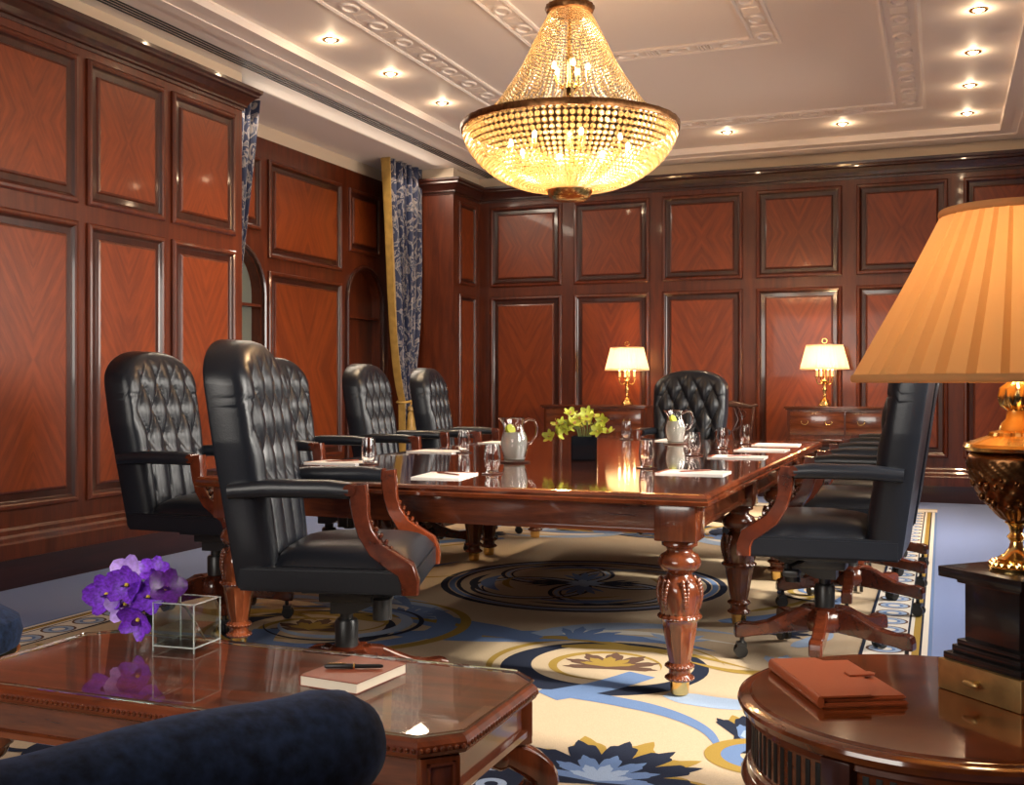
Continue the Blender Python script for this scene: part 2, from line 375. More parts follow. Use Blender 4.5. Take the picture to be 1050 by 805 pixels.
for j, (z0, z1) in enumerate([(.44, 2.20), (2.32, 3.22)]): panel(1.31, z1-z0, wr_, (XREC, 8.545, z0), (0, 1), (1, 0), 70+j)
for y0, y1 in NICHES: panel(y1-y0-.04, .66, wr_, (XREC, y0+.02, 2.55), (0, 1), (1, 0), 74)
panel(.48, 1.7, wr_, (XREC, 7.08, .44), (0, 1), (1, 0), 77); panel(.48, .9, wr_, (XREC, 7.08, 2.32), (0, 1), (1, 0), 78)
for k, (y0, y1) in enumerate(NICHES):
    zs, pts = arch_poly(y0-.03, y1+.03, TOPZ+.03); pth = [(XREC+.012, y0-.03, sill)]+[(XREC+.012, *p) for p in pts]+[(XREC+.012, y1+.03, sill)]
    b = MB(); b.sweep(pth, (.028, .022), 8, 0); struct(b.build('trim_%d' % (4+k), M_DARK))
    for zz in (1.86, 1.1):
        b = MB(); b.box(XREC-.099, XREC-.0, y0+.003, y1-.003, zz, zz+.025); o = b.build('niche_shelf', M_WALL, wr_)
b = MB(); b.extr(BASE, (XREC, YR0), (XREC, YR1), (1, 0)); b.extr(PLIN, (XREC, YR0), (XREC, YR1), (1, 0), 1); struct(b.build('baseboard_recess', [M_WALL, M_PLINTH]))
# walls out of view; only the right one has windows
b = MB(); b.box(XL-.15, XR+.15, YB-.15, YB, 0, ZC+.1); wall('wall_front', b, [M_WALL])
b = MB(); cuts = [YB-.15]
for wy, _ in WINS: cuts += [wy-.8, wy+.8]
cuts.append(YF+.15)
for k in range(0, len(cuts), 2): b.box(XR, XR+.15, cuts[k], cuts[k+1], 0, ZC+.1)
for wy, _ in WINS: b.box(XR, XR+.15, wy-.8, wy+.8, 0, .9); b.box(XR, XR+.15, wy-.8, wy+.8, 2.7, ZC+.1)
wall('wall_right', b, [M_WALL])
for k, (wy, _) in enumerate(WINS):
    b = MB(); x = XR+.06
    for (a0, a1, z0, z1) in [(wy-.8, wy+.8, .9, .97), (wy-.8, wy+.8, 2.63, 2.7), (wy-.8, wy-.73, .9, 2.7), (wy+.73, wy+.8, .9, 2.7), (wy-.02, wy+.02, .9, 2.7), (wy-.8, wy+.8, 1.78, 1.82)]:
        b.box(x, x+.05, a0, a1, z0, z1)
    o = struct(b.build('window_%d' % (k+1), M_PLASTER))
    b = MB(); b.box(x+.02, x+.026, wy-.76, wy+.76, .94, 2.66); b.build('window_pane', M_PANE, o)
# floor
b = MB(); b.box(XREC-.3, XR+.15, YB-.15, YF+.15, -.1, 0); struct(b.build('floor', M_CARPET))
# ceiling: lower border, step mouldings, tray, raised frames
b = MB(); HX0, HX1, HY0, HY1 = -4.30, .50, .5, 11.14
def rectring(b, X0, X1, Y0, Y1, prof, mat=0):
    n = len(prof); vs = []
    for off, z in prof: vs += [(X0-off, Y0-off, z), (X1+off, Y0-off, z), (X1+off, Y1+off, z), (X0-off, Y1+off, z)]
    b.add(vs, [(r*4+q, r*4+(q+1) % 4, (r+1)*4+(q+1) % 4, (r+1)*4+q) for r in range(n-1) for q in range(4)], mat)
x0, x1, y0, y1 = XREC-.3, XR+.15, YB-.15, YF+.15
for (a0, a1, c0, c1) in [(x0, HX0, y0, y1), (HX1, x1, y0, y1), (HX0, HX1, y0, HY0), (HX0, HX1, HY1, y1)]: b.box(a0, a1, c0, c1, ZC, ZC+.12)
b.box(HX0-.01, HX1+.01, HY0-.01, HY1+.01, ZT, ZT+.06)
ceil = struct(b.build('ceiling', [M_PLASTER]))
b = MB(); rectring(b, HX0, HX1, HY0, HY1, [(-.004, ZT), (-.004, 3.566), (.035, 3.560), (.035, 3.548), (.09, 3.532), (.09, 3.520), (.15, 3.516), (.15, 3.508), (.235, 3.506), (.24, 3.512), (.275, 3.512), (.275, ZC)])
struct(b.build('trim_6', M_PLASTER))
def frame(n, X0, X1, Y0, Y1, wdt, orn):
    b = MB(); rectring(b, X0, X1, Y0, Y1, [(-.03, ZT), (-.03, ZT-.014), (-.012, ZT-.02), (0, ZT-.012), (0, ZT-.004), (wdt, ZT-.004), (wdt, ZT-.012), (wdt+.012, ZT-.02), (wdt+.03, ZT-.014), (wdt+.03, ZT)])
    if orn:     # frieze ornament: ovals between fluted blocks
        def orn_at(cx, cy, rot, kind):
            M = T(cx, cy, ZT-.004, rot)
            if kind: 
                for q in range(5): b.box(-.05+q*.022, -.04+q*.022, -.055, .055, -.010, 0, 0, M)
            else:
                n_ = 24; vs = []
                for (ra, rb, zz) in ((.085, .062, 0), (.078, .055, -.012), (.066, .043, -.012), (.060, .037, 0)):
                    vs += [(ra*cos(2*pi*k/n_), rb*sin(2*pi*k/n_), zz) for k in range(n_)]
                b.add(vs, [(r*n_+k, r*n_+(k+1) % n_, (r+1)*n_+(k+1) % n_, (r+1)*n_+k) for r in range(3) for k in range(n_)], 0, False, M)
        for (sx, rot) in ((X0-wdt/2, pi/2), (X1+wdt/2, pi/2)):
            k = 0; y = Y1-.02
            while y > Y0: orn_at(sx, y, rot, k % 2); y -= .19; k += 1
        for sy in (Y0-wdt/2, Y1+wdt/2):
            k = 0; x = X0+.05
            while x < X1: orn_at(x, sy, 0, k % 2); x += .19; k += 1
    struct(b.build('trim_%d' % n, M_PLASTER))
frame(7, -3.44, -.36, 1.8, 10.0, .20, True)
frame(8, -2.58, -1.22, 4.0, 7.75, .14, True)
b = MB()
for k in range(4): b.box(-4.835+k*.034, -4.820+k*.034, YB, YF-.02, ZC-.004, ZC+.001)
struct(b.build('trim_9', M_SLOT))

# ------------------------------------------------------------------ rug
CREAM, NAVY, BLUE, LBLUE, GOLD, WHITE, BROWN = range(7)
def rugm(n, c, v=.12): return plain(n, c, .95, bump=.6, bscale=350, var=v, spec=.1)
RM = [rugm('rug_cream', (.42, .325, .225)), rugm('rug_navy', (.014, .018, .035), .3), rugm('rug_blue', (.11, .17, .32), .2), rugm('rug_light_blue', (.26, .33, .46), .2),
      rugm('rug_gold', (.27, .175, .04)), rugm('rug_white', (.56, .52, .46)), rugm('rug_brown', (.10, .055, .04))]
b = MB(); RX0, RX1, RY0, RY1 = -4.03, -.04, .9, 10.80
b.box(RX0, RX1, RY0, RY1, 0, .010, CREAM)
lay = [.0102]
def flat(poly, mat):
    lay[0] += .00001; n = len(poly)
    b.add([(x, y, lay[0]) for x, y in poly], [tuple(range(n))], mat)
def ringp(cx, cy, r0, r1, mat, a0=0, a1=360, n=48, taper=False, ex=1):
    lay[0] += .00001; vs = []
    for k in range(n+1):
        t = k/n; a = radians(a0+(a1-a0)*t); w = (r1-r0)*(sin(pi*min(1, t*1.0)) if taper else 1); rm = (r0+r1)/2
        for r in (rm-w/2, rm+w/2): vs.append((cx+r*cos(a)*ex, cy+r*sin(a), lay[0]))
    b.add(vs, [(2*k, 2*k+1, 2*k+3, 2*k+2) for k in range(n)], mat)
def inb(p): return (min(max(p[0], RX0+.30), RX1-.30), p[1])
def band(pts, w, mat, taper=True):      # curved band through points (Catmull-Rom)
    P = [Vector((*p, 0)) for p in pts]; out = []
    for i in range(len(P)-1):
        p0, p1, p2, p3 = P[max(i-1, 0)], P[i], P[i+1], P[min(i+2, len(P)-1)]
        for k in range(10):
            t = k/10; out.append(.5*((2*p1)+(-p0+p2)*t+(2*p0-5*p1+4*p2-p3)*t*t+(-p0+3*p1-3*p2+p3)*t**3))
    out.append(P[-1]); n = len(out); lay[0] += .00001; vs = []
    for i, p in enumerate(out):
        d = (out[min(i+1, n-1)]-out[max(i-1, 0)]).normalized(); q = Vector((-d.y, d.x, 0)); t = i/(n-1)
        ww = w*(min(1, (1-t)*1.6)*min(1, .35+t*4) if taper else 1)/2
        for s_ in (-1, 1):
            r = inb(p+q*ww*s_); vs.append((r[0], r[1], lay[0]))
    b.add(vs, [(2*k, 2*k+1, 2*k+3, 2*k+2) for k in range(n-1)], mat)
def spiky(cx, cy, r, ang, mat, n=7, spread=200, inner=.45):
    pts = []
    for k in range(n):
        a = radians(ang-spread/2+spread*k/(n-1)); L_ = r*(.75+.35*sin(pi*k/(n-1)))
        pts.append((cx+L_*cos(a), cy+L_*sin(a)))
        if k < n-1:
            a2 = a+radians(spread/(n-1)/2); pts.append((cx+L_*inner*cos(a2), cy+L_*inner*sin(a2)))
    pts.append((cx-r*.15*cos(radians(ang)), cy-r*.15*sin(radians(ang))))
    pts = [inb(p) for p in pts]; c = (cx, cy); lay[0] += .00001
    m_ = len(pts); b.add([(cx, cy, lay[0])]+[(x, y, lay[0]) for x, y in pts], [(0, i+1, (i+1) % m_+1) for i in range(m_)], mat)
def acanthus(cx, cy, R, ang, mat, lobes=7, spread=230, depth=.38, teeth=3):
    n = lobes*teeth*4; pts = []
    for k in range(n+1):
        t_ = k/n; ph = (t_*lobes) % 1; lobe = 1-depth*abs(2*ph-1)**1.6; th_ = 1-.10*abs(((ph*teeth) % 1)-.5)*2
        w = .72+.28*sin(pi*t_); a = radians(ang-spread/2+spread*t_); L_ = R*lobe*th_*w
        pts.append(inb((cx+L_*cos(a), cy+L_*sin(a))))
    pts.append((cx-R*.12*cos(radians(ang)), cy-R*.12*sin(radians(ang)))); lay[0] += .00001; m_ = len(pts)
    b.add([(cx, cy, lay[0])]+[(x, y, lay[0]) for x, y in pts], [(0, i+1, (i+1) % m_+1) for i in range(m_)], mat)
def palmette(cx, cy, r, ang):
    acanthus(cx, cy, r*1.10, ang+6, GOLD, 6, 200, .5); acanthus(cx, cy, r, ang, NAVY, 9, 240, .34); acanthus(cx, cy, r*.60, ang, BLUE, 7, 200, .4); acanthus(cx, cy, r*.36, ang, LBLUE, 5, 170, .4)
def medallion(cx, cy, R):
    ringp(cx, cy, R*.95, R, NAVY); ringp(cx, cy, R*.90, R*.94, BLUE); ringp(cx, cy, R*.86, R*.89, NAVY)
    for q in range(4):
        a = pi/4+q*pi/2; ax, ay = cx+.40*R*cos(a), cy+.40*R*sin(a)
        ringp(ax, ay, R*.39, R*.42, NAVY); ringp(ax, ay, R*.355, R*.38, LBLUE); ringp(ax, ay, R*.33, R*.345, NAVY)
    for q in range(4):
        a0 = q*90+15
        for rr, w_, m_ in ((.50, .10, BLUE), (.62, .06, NAVY), (.40, .05, GOLD)):
            ax, ay = cx+.12*R*cos(radians(a0)), cy+.12*R*sin(radians(a0)); ringp(ax, ay, rr*R, (rr+w_)*R, m_, a0-30, a0+40, taper=True)
        acanthus(cx+.10*R*cos(radians(a0)), cy+.10*R*sin(radians(a0)), R*.34, a0, [NAVY, BLUE][q % 2], 5, 90, .5)
    acanthus(cx, cy, R*.16, 0, LBLUE, 8, 350, .4)
medallion(-1.93, 6.05, .82); medallion(-1.93, 8.75, .75)
def scrollset(sx, oy, sy=1):   # acanthus scroll group; sx mirrors about the rug's axis
    X = lambda x: CX-.12+sx*(x-(CX-.12)); Yf = lambda y: oy+sy*(y-4.3)
    A = lambda p: [(X(x), Yf(y)) for x, y in p]
    cx, cy = X(-1.27), Yf(4.3)
    ringp(cx, cy, .46, .50, GOLD, 20, 250, taper=True); ringp(cx, cy, .30, .44, NAVY, 90, 400, taper=True); ringp(cx, cy, .37, .41, NAVY); ringp(cx, cy, .20, .24, GOLD, 0, 300, taper=True)
    acanthus(cx+.02, cy-.02, .25, 100, BROWN, 7, 220, .4); acanthus(cx, cy, .15, 100, GOLD, 5, 180, .4)
    band(A([(-2.35, 4.50), (-1.9, 4.62), (-1.55, 4.75), (-1.2, 4.80), (-.9, 4.7)]), .22, BLUE)
    band(A([(-1.95, 4.60), (-1.6, 4.70), (-1.3, 4.66), (-1.05, 4.55)]), .07, GOLD)
    band(A([(-1.75, 4.70), (-1.5, 4.98), (-1.2, 5.10), (-.85, 5.05)]), .16, LBLUE)
    band(A([(-1.62, 4.78), (-1.4, 4.90), (-1.1, 4.92), (-.8, 4.85)]), .08, WHITE)
    band(A([(-1.55, 4.55), (-1.3, 4.62), (-1.0, 4.6), (-.7, 4.45)]), .09, GOLD)
    band(A([(-1.35, 3.80), (-1.2, 4.0), (-1.1, 4.22)]), .13, BLUE, False)
    band(A([(-1.4, 3.86), (-1.15, 3.84), (-.9, 3.76), (-.72, 3.60), (-.62, 3.35)]), .10, BLUE)
    band(A([(-.95, 3.98), (-.75, 3.94), (-.55, 3.98), (-.45, 4.15)]), .14, LBLUE)
    palmette(X(-.93), Yf(3.05), .36, 90); palmette(X(-.60), Yf(3.60), .26, 90-sx*70)
    ringp(X(-.52), Yf(3.42), .12, .17, GOLD, 0, 360); ringp(X(-.52), Yf(3.42), .06, .12, BLUE)
    for i in range(3): ringp(X(-1.28+i*.13), Yf(3.0-.1*i), .03, .075, [WHITE, LBLUE, BLUE][i])
    ringp(X(-1.42), Yf(3.02), .24, .30, NAVY, 150, 400, taper=True)
    # side scrolls near the border
    band(A([(-1.0, 5.3), (-.75, 5.5), (-.55, 5.85), (-.5, 6.2)]), .15, BLUE); band(A([(-.6, 4.9), (-.5, 5.2), (-.6, 5.5)]), .10, LBLUE)
    acanthus(X(-.75), Yf(5.15), .24, 60, NAVY, 7, 200); acanthus(X(-.62), Yf(4.55), .22, 30, LBLUE, 7, 200); acanthus(X(-1.55), Yf(4.72), .26, 60, BLUE, 6, 150, .5); acanthus(X(-1.1), Yf(4.80), .22, 100, LBLUE, 6, 150, .5); band(A([(-.9, 5.6), (-.7, 5.9), (-.62, 6.3)]), .05, GOLD)
    band(A([(-.45, 4.5), (-.75, 4.40), (-1.0, 4.5)]), .07, GOLD)
    for q in range(3): ringp(X(-.62), Yf(6.6+q*.05), .10+.05*q, .13+.05*q, [BLUE, GOLD, NAVY][q], 30*q, 300)
scrollset(1, 4.3); scrollset(-1, 4.3+.15); scrollset(1, 8.6, -1); scrollset(-1, 8.6, -1)
# large blue scroll under the chair at the near end
for (r0, r1, m_) in ((.56, .62, GOLD), (.44, .55, BLUE), (.36, .39, NAVY), (.27, .34, LBLUE), (.20, .22, GOLD)): ringp(-2.68, 4.62, r0, r1, m_, 200, 470, taper=True)
band([(-3.5, 5.3), (-3.1, 5.45), (-2.75, 5.3), (-2.5, 5.0)], .16, BLUE); band([(-3.6, 4.9), (-3.2, 5.1), (-2.9, 5.0)], .10, LBLUE); band([(-3.5, 4.6), (-3.1, 4.72), (-2.8, 4.6)], .08, GOLD)
band([(-3.4, 5.7), (-3.0, 5.8), (-2.7, 6.0)], .10, GOLD); band([(-3.5, 5.9), (-3.1, 6.1), (-2.9, 6.5)], .13, BLUE)
# dark palmettes beneath the low table
ringp(-2.72, 2.78, .14, .17, NAVY, 0, 360); ringp(-2.62, 2.95, .19, .23, NAVY, -60, 200, taper=True); ringp(-2.52, 2.70, 0.001, .16, NAVY); ringp(-2.52, 2.72, .05, .08, LBLUE); palmette(-2.4, 2.5, .26, 200)
for i in range(4): ringp(-1.30+.02*i, 2.75+.12*i, .02, .05, LBLUE)
ringp(-1.45, 2.75, .20, .26, WHITE, -80, 100); ringp(-1.45, 2.75, .10, .19, BLUE, -80, 100); acanthus(-1.32, 2.80, .40, 60, NAVY, 9, 220)
band([(-1.55, 2.55), (-1.30, 2.75), (-1.28, 3.0), (-1.42, 3.2)], .05, WHITE); ringp(-1.25, 3.05, .02, .05, LBLUE); ringp(-1.2, 2.9, .02, .045, LBLUE)
# border
def bx(x0, x1, y0, y1, mat): flat([(x0, y0), (x1, y0), (x1, y1), (x0, y1)], mat)
for sgn, xe in ((1, RX0), (-1, RX1)):
    for (o0, o1, m_) in ((0, .018, BLUE), (.018, .042, WHITE), (.042, .052, NAVY), (.052, .082, GOLD), (.082, .098, WHITE), (.098, .108, NAVY), (.108, .275, WHITE), (.275, .29, NAVY)):
        xa, xb = xe+sgn*o0, xe+sgn*o1; bx(min(xa, xb), max(xa, xb), RY0, RY1, m_)
    y = RY0+.1
    while y < RY1-.1:
        xc = xe+sgn*.19; ringp(xc, y, .068, .080, BROWN, n=20); ringp(xc, y, .045, .068, LBLUE, n=20); ringp(xc, y, .03, .045, BLUE, n=20); y += .20
for ye, sgn in ((RY1, -1), (RY0, 1)):
    for (o0, o1, m_) in ((0, .018, BLUE), (.018, .042, WHITE), (.042, .052, NAVY), (.052, .082, GOLD), (.082, .275, WHITE), (.275, .29, NAVY)):
        ya, yb_ = ye+sgn*o0, ye+sgn*o1; bx(RX0, RX1, min(ya, yb_), max(ya, yb_), m_)
rug = b.build('rug', RM); tag(rug, 'large cream rug with navy rings, blue scrolls and a banded border of small circles', 'rug')

# ------------------------------------------------------------------ executive chairs (local +x is the way the sitter faces)
RZ = lay[0]+.0004    # rug surface
def wf_(z):   # half width of the chair back at height z
    return .252+.040*min(1, max(0, (z-.50)/.45))
def make_back():
    NU, NV = 72, 110; zb, zt = .47, 1.30; lean = .145
    def env(u):    # top outline: round arch on shoulders
        au = abs(u); return zt-.155*(1-(max(0, 1-au**2.3))**(1/1.9))
    def P(u, v, side):
        z = zb+(env(u)-zb)*v; y = u*wf_(z); xr = -.325-(z-.5)*lean
        if side: return (xr, y, z)
        ex = min(1, (1-abs(u))/.16); ez = min(1, (1-v)/.10); e = sqrt(max(0, 1-(1-ex)**2))*sqrt(max(0, 1-(1-ez)**2))
        th = .095+.045*e
        zz = (z-1.155)/.135; yy = y/.062              # diamond buttoning
        a = (zz+yy+1)/2; c = (zz-yy+1)/2
        m = max(0, min(1, (1-abs(u))/.22-.2))*max(0, min(1, (z-.50)/.1))*max(0, min(1, (env(u)-z)/.10-.3))
        d = (abs(sin(pi*a))*abs(sin(pi*c)))**.42; dp = abs(cos(pi*y/.124))**.5; kk = max(0, min(1, (z-.80)/.07)); d = d*kk+dp*(1-kk)
        th -= .036*(1-d)*m
        th += .018*m
        # seams across the rolled edge
        if abs(u) > .74:
            for zs in (1.09, .80):
                th -= .008*max(0, 1-abs(z-zs-.03*(abs(u)-.8))/.008)
        return (xr+th, y, z)
    b = MB(); vs = [P(-1+2*i/NU, j/NV, 0) for j in range(NV+1) for i in range(NU+1)]; n = NU+1
    fs = [(j*n+i, j*n+i+1, (j+1)*n+i+1, (j+1)*n+i) for j in range(NV) for i in range(NU)]
    per = [i for i in range(NU+1)]+[j*n+NU for j in range(1, NV+1)]+[NV*n+i for i in range(NU-1, -1, -1)]+[j*n for j in range(NV-1, 0, -1)]
    base = len(vs); mp_ = []
    for q in per:
        j, i = divmod(q, n); mp_.append(P(-1+2*i/NU, j/NV, 1))
    vs += [(x+.008, y*1.012, z+.004*(z > 1.1)) for x, y, z in mp_]; k1 = base; vs += mp_; k2 = base+len(per); m = len(per)
    for k in range(m):
        k_ = (k+1) % m; fs.append((per[k], per[k_], k1+k_, k1+k)); fs.append((k1+k, k1+k_, k2+k_, k2+k))
    fs.append(tuple(k2+k for k in range(m)))
    b.add(vs, fs, 0, True); return b
def seat_outline(x0=-.315, x1=.285, w0=.262, w1=.335, d=0): return [(x0+d, -w0+d), (x1-d, -w1+d), (x1-d, w1-d), (x0+d, w0-d)]
def make_chair(label, group):
    t = thing('executive_chair', label, 'chair', (0, 0, RZ), 0, group); BR = 1.08
    make_back().build('backrest', M_LEATHER, t, sharp=60)
    b = MB()                                    # boxed leather rail + domed cushion
    bm = bmesh.new(); vs = [bm.verts.new((x, y, z)) for z in (.455, .535) for x, y in seat_outline()]
    for f in [(3, 2, 1, 0), (4, 5, 6, 7), (0, 1, 5, 4), (1, 2, 6, 5), (2, 3, 7, 6), (3, 0, 4, 7)]: bm.faces.new([vs[i] for i in f])
    bmesh.ops.bevel(bm, geom=list(bm.edges), offset=.008, segments=2, affect='EDGES'); b.frombm(bm, 0, True)
    b.build('seat_rail', M_LEATHER, t)
    b = MB(); N = 20; vs = []; fs = []
    for j in range(N+1):
        for i in range(N+1):
            u, v = -1+2*i/N, -1+2*j/N; x = -.21+.49*(u+1)/2; hw = .23+.075*(u+1)/2; e = (1-abs(u)**6)*(1-abs(v)**6)
            vs.append((x, v*hw, .533+.062*e**.5+.022*(1-u*u)*(1-v*v)))
    fs = [(j*(N+1)+i, j*(N+1)+i+1, (j+1)*(N+1)+i+1, (j+1)*(N+1)+i) for j in range(N) for i in range(N)]
    b.add(vs, fs, 0, True); b.build('seat_cushion', M_LEATHER, t)
    for s in (-1, 1):
        b = MB(); pth = [(-.33, s*.285, .79), (-.20, s*.292, .80), (0, s*.305, .80), (.075, s*.31, .795)]
        b.sweep(pth, [(.04, .026), (.046, .030), (.046, .030), (.042, .026)], 16, 0, sq=.6); b.build('arm_pad', M_LEATHER, t)
        b = MB(); out = []   # show-wood support: scrolled knuckle, S-curve down to the front corner of the seat
        cl = [(.100, .815), (.105, .76), (.11, .71), (.125, .66), (.16, .605), (.215, .565), (.255, .54), (.27, .50), (.27, .458)]
        hw_ = [.028, .030, .026, .026, .028, .030, .032, .030, .028]
        P_ = [Vector((x, 0, z)) for x, z in cl]; L_, R_ = [], []
        for i, p in enumerate(P_):
            d = (P_[min(i+1, 8)]-P_[max(i-1, 0)]).normalized(); q = Vector((d.z, 0, -d.x)); L_.append(p+q*hw_[i]); R_.append(p-q*hw_[i])
        pl = L_+R_[::-1]; w = .026; ys_ = .318
        n_ = len(pl); rings = []
        for yy, sc_ in ((-w, .86), (-w+.006, 1), (w-.006, 1), (w, .86)):
            for i_, p in enumerate(pl):
                c_ = P_[i_ if i_ < 9 else 17-i_]; pp = c_+(p-c_)*sc_; rings.append((pp.x, s*ys_+yy, pp.z))
        b.add(rings, [(r*n_+k, r*n_+(k+1) % n_, (r+1)*n_+(k+1) % n_, (r+1)*n_+k) for r in range(3) for k in range(n_)]+
              [(k, k+1, n_-2-k, n_-1-k) for k in range(8)]+[(3*n_+k, 3*n_+k+1, 3*n_+n_-2-k, 3*n_+n_-1-k) for k in range(8)], 0, False)
        for q in range(7): b.ball((.127+.016*q, s*.318, .712-.021*q), .009, 0, 1, (1, 2.0, 1.2))      # carved leaf along the inner curve
        b.sweep([(.075, s*.318-.033, .80), (.075, s*.318+.033, .80)], .020, 14)
        b.build('arm_support', M_ARM, t)
    b = MB(); b.bbox(-.14, .14, -.10, .10, .415, .457, .006); b.bbox(-.09, .10, -.055, .055, .375, .42, .01)
    b.prism([(-.05, .335), (-.05, .375), (.10, .43), (.22, .455), (.22, .42), (.12, .375), (.03, .335)], -.045, .045, 0, Matrix.Rotation(pi/2, 4, 'X')); b.sweep([(.14, -.10, .40), (.14, -.10, .33)], .03, 16); b.sweep([(.14, .10, .40), (.14, .10, .36)], .012, 10)
    b.sweep([(.08, .05, .41), (.12, .14, .395), (.10, .22, .385)], .008, 8); b.bbox(.07, .13, .20, .26, .37, .395, .006); b.sweep([(.13, 0, .385), (.13, 0, .31)], .032, 16)
    b.build('tilt_mechanism', M_BLACKP, t)
    b = MB(); b.lathe([(.024, .30), (.024, .40), (.03, .40), (.03, .385)], seg=20); b.lathe([(.040, .19), (.042, .30), (.036, .31), (.026, .31)], seg=20); b.lathe([(.032, .11), (.032, .2)], seg=20); b.build('gas_column', M_BLACKP, t)
    b = MB(); b.lathe([(.03, .115), (.075, .12), (.085, .15), (.075, .195), (.05, .215), (.035, .215)], seg=20); b.build('hub', M_BASE, t)
    for q in range(5):
        a = radians(72*q+20); b = MB(); M = Matrix.Rotation(a, 4, 'Z')
        top = [(.04, .205), (.08, .212), (.12, .205), (.17, .178), (.22, .155), (.27, .145), (.315, .148), (.34, .140), (.345, .115)]
        bot = [(.345, .085), (.31, .085), (.28, .092), (.22, .098), (.15, .108), (.04, .118)]
        b.prism([(x, z) for x, z in top+bot], -.026, .026, 0, M @ Matrix.Diagonal((BR, 1, 1, 1)) @ Matrix.Rotation(pi/2, 4, 'X')); lg = b.build('leg', M_BASE, t)
        md = lg.modifiers.new('bev', 'BEVEL'); md.width = .007; md.segments = 2; md.limit_method = 'ANGLE'
        M = Matrix.Rotation(a, 4, 'Z') @ Matrix.Translation((.026, 0, 0)); c = MB(); c.sweep([(.315, 0, .09), (.315, 0, .05)], .009, 8, 0, M); c.sweep([(.320, -.024, .027), (.320, -.007, .027)], .027, 18, 0, M); c.sweep([(.320, .007, .027), (.320, .024, .027)], .027, 18, 0, M)
        c.box(.298, .336, -.022, .022, .045, .062, 0, M); c.build('caster', M_BLACKP, lg)
    return t
G1 = 'executive chairs around the table'
chair = make_chair('black buttoned leather executive chair at the table end by the low table', G1)
chair.location = (-1.965, 3.41, RZ); chair.rotation_euler = (0, 0, radians(19)); chair.scale = (1, 1, .995)
def put(x, y, deg, label, sz=1.0):
    c = dup(chair, (x, y, RZ), radians(deg), label, G1); c.scale = (1, 1, sz); return c
put(-3.29, 4.45, 5, 'black buttoned leather executive chair standing against the tall panelled wall, apart', 1.0)
put(-3.32, 5.56, 3, 'black buttoned leather executive chair half hidden behind the end chair', 1.0)
put(-3.32, 6.70, 8, 'black buttoned leather executive chair standing before the arched niche', .985)
put(-3.32, 7.68, 10, 'black buttoned leather executive chair beside the curtain tassel', .975)
put(-1.88, 8.38, -90, 'black buttoned leather executive chair at the head of the table facing the room', .965)
put(-.455, 4.73, 178, 'black leather executive chair seen in profile under the big lamp shade', 1.0)
put(-.44, 5.86, 180, 'black leather executive chair just behind the profile chair, back edge showing', 1.0)
put(-.44, 6.66, 180, 'black leather executive chair third in the row behind the profile chair', .99)
put(-.44, 7.42, 180, 'black leather executive chair last in the row before the brass-handled console', .98)

# ------------------------------------------------------------------ conference table
t = thing('conference_table', 'long polished mahogany conference table on carved turned legs with brass tips', 'table', (0, 0, RZ))
TX0, TX1, TY0, TY1, TZ = -2.96, -.767, 3.85, 7.84, .7475
b = MB(); prof = [(.010, TZ-.045), (0, TZ-.040), (0, TZ-.028), (.006, TZ-.024), (.004, TZ-.014), (.010, TZ-.004), (.022, TZ)]
vs = []
for o_, z in prof: vs += [(TX0+o_, TY0+o_, z), (TX1-o_, TY0+o_, z), (TX1-o_, TY1-o_, z), (TX0+o_, TY1-o_, z)]
n = len(prof); b.add(vs, [(r*4+q, r*4+(q+1) % 4, (r+1)*4+(q+1) % 4, (r+1)*4+q) for r in range(n-1) for q in range(4)]+[(3, 2, 1, 0), ((n-1)*4, (n-1)*4+1, (n-1)*4+2, (n-1)*4+3)]); b.build('tabletop', M_TOP, t)
b = MB(); a0, a1, c0, c1 = TX0+.09, TX1-.09, TY0+.09, TY1-.09; zA, zB = TZ-.155, TZ-.044
for (p, q, r_, s_) in ((a0, a1, c0, c0+.03), (a0, a1, c1-.03, c1), (a0, a0+.03, c0, c1), (a1-.03, a1, c0, c1)): b.box(p, q, r_, s_, zA, zB)
for (p, q, r_, s_) in ((a0-.006, a1+.006, c0-.008, c0), (a0-.008, a0, c0, c1), (a1, a1+.008, c0, c1)): b.box(p, q, r_, s_, zA, zA+.014)
b.build('apron', M_TAB, t)
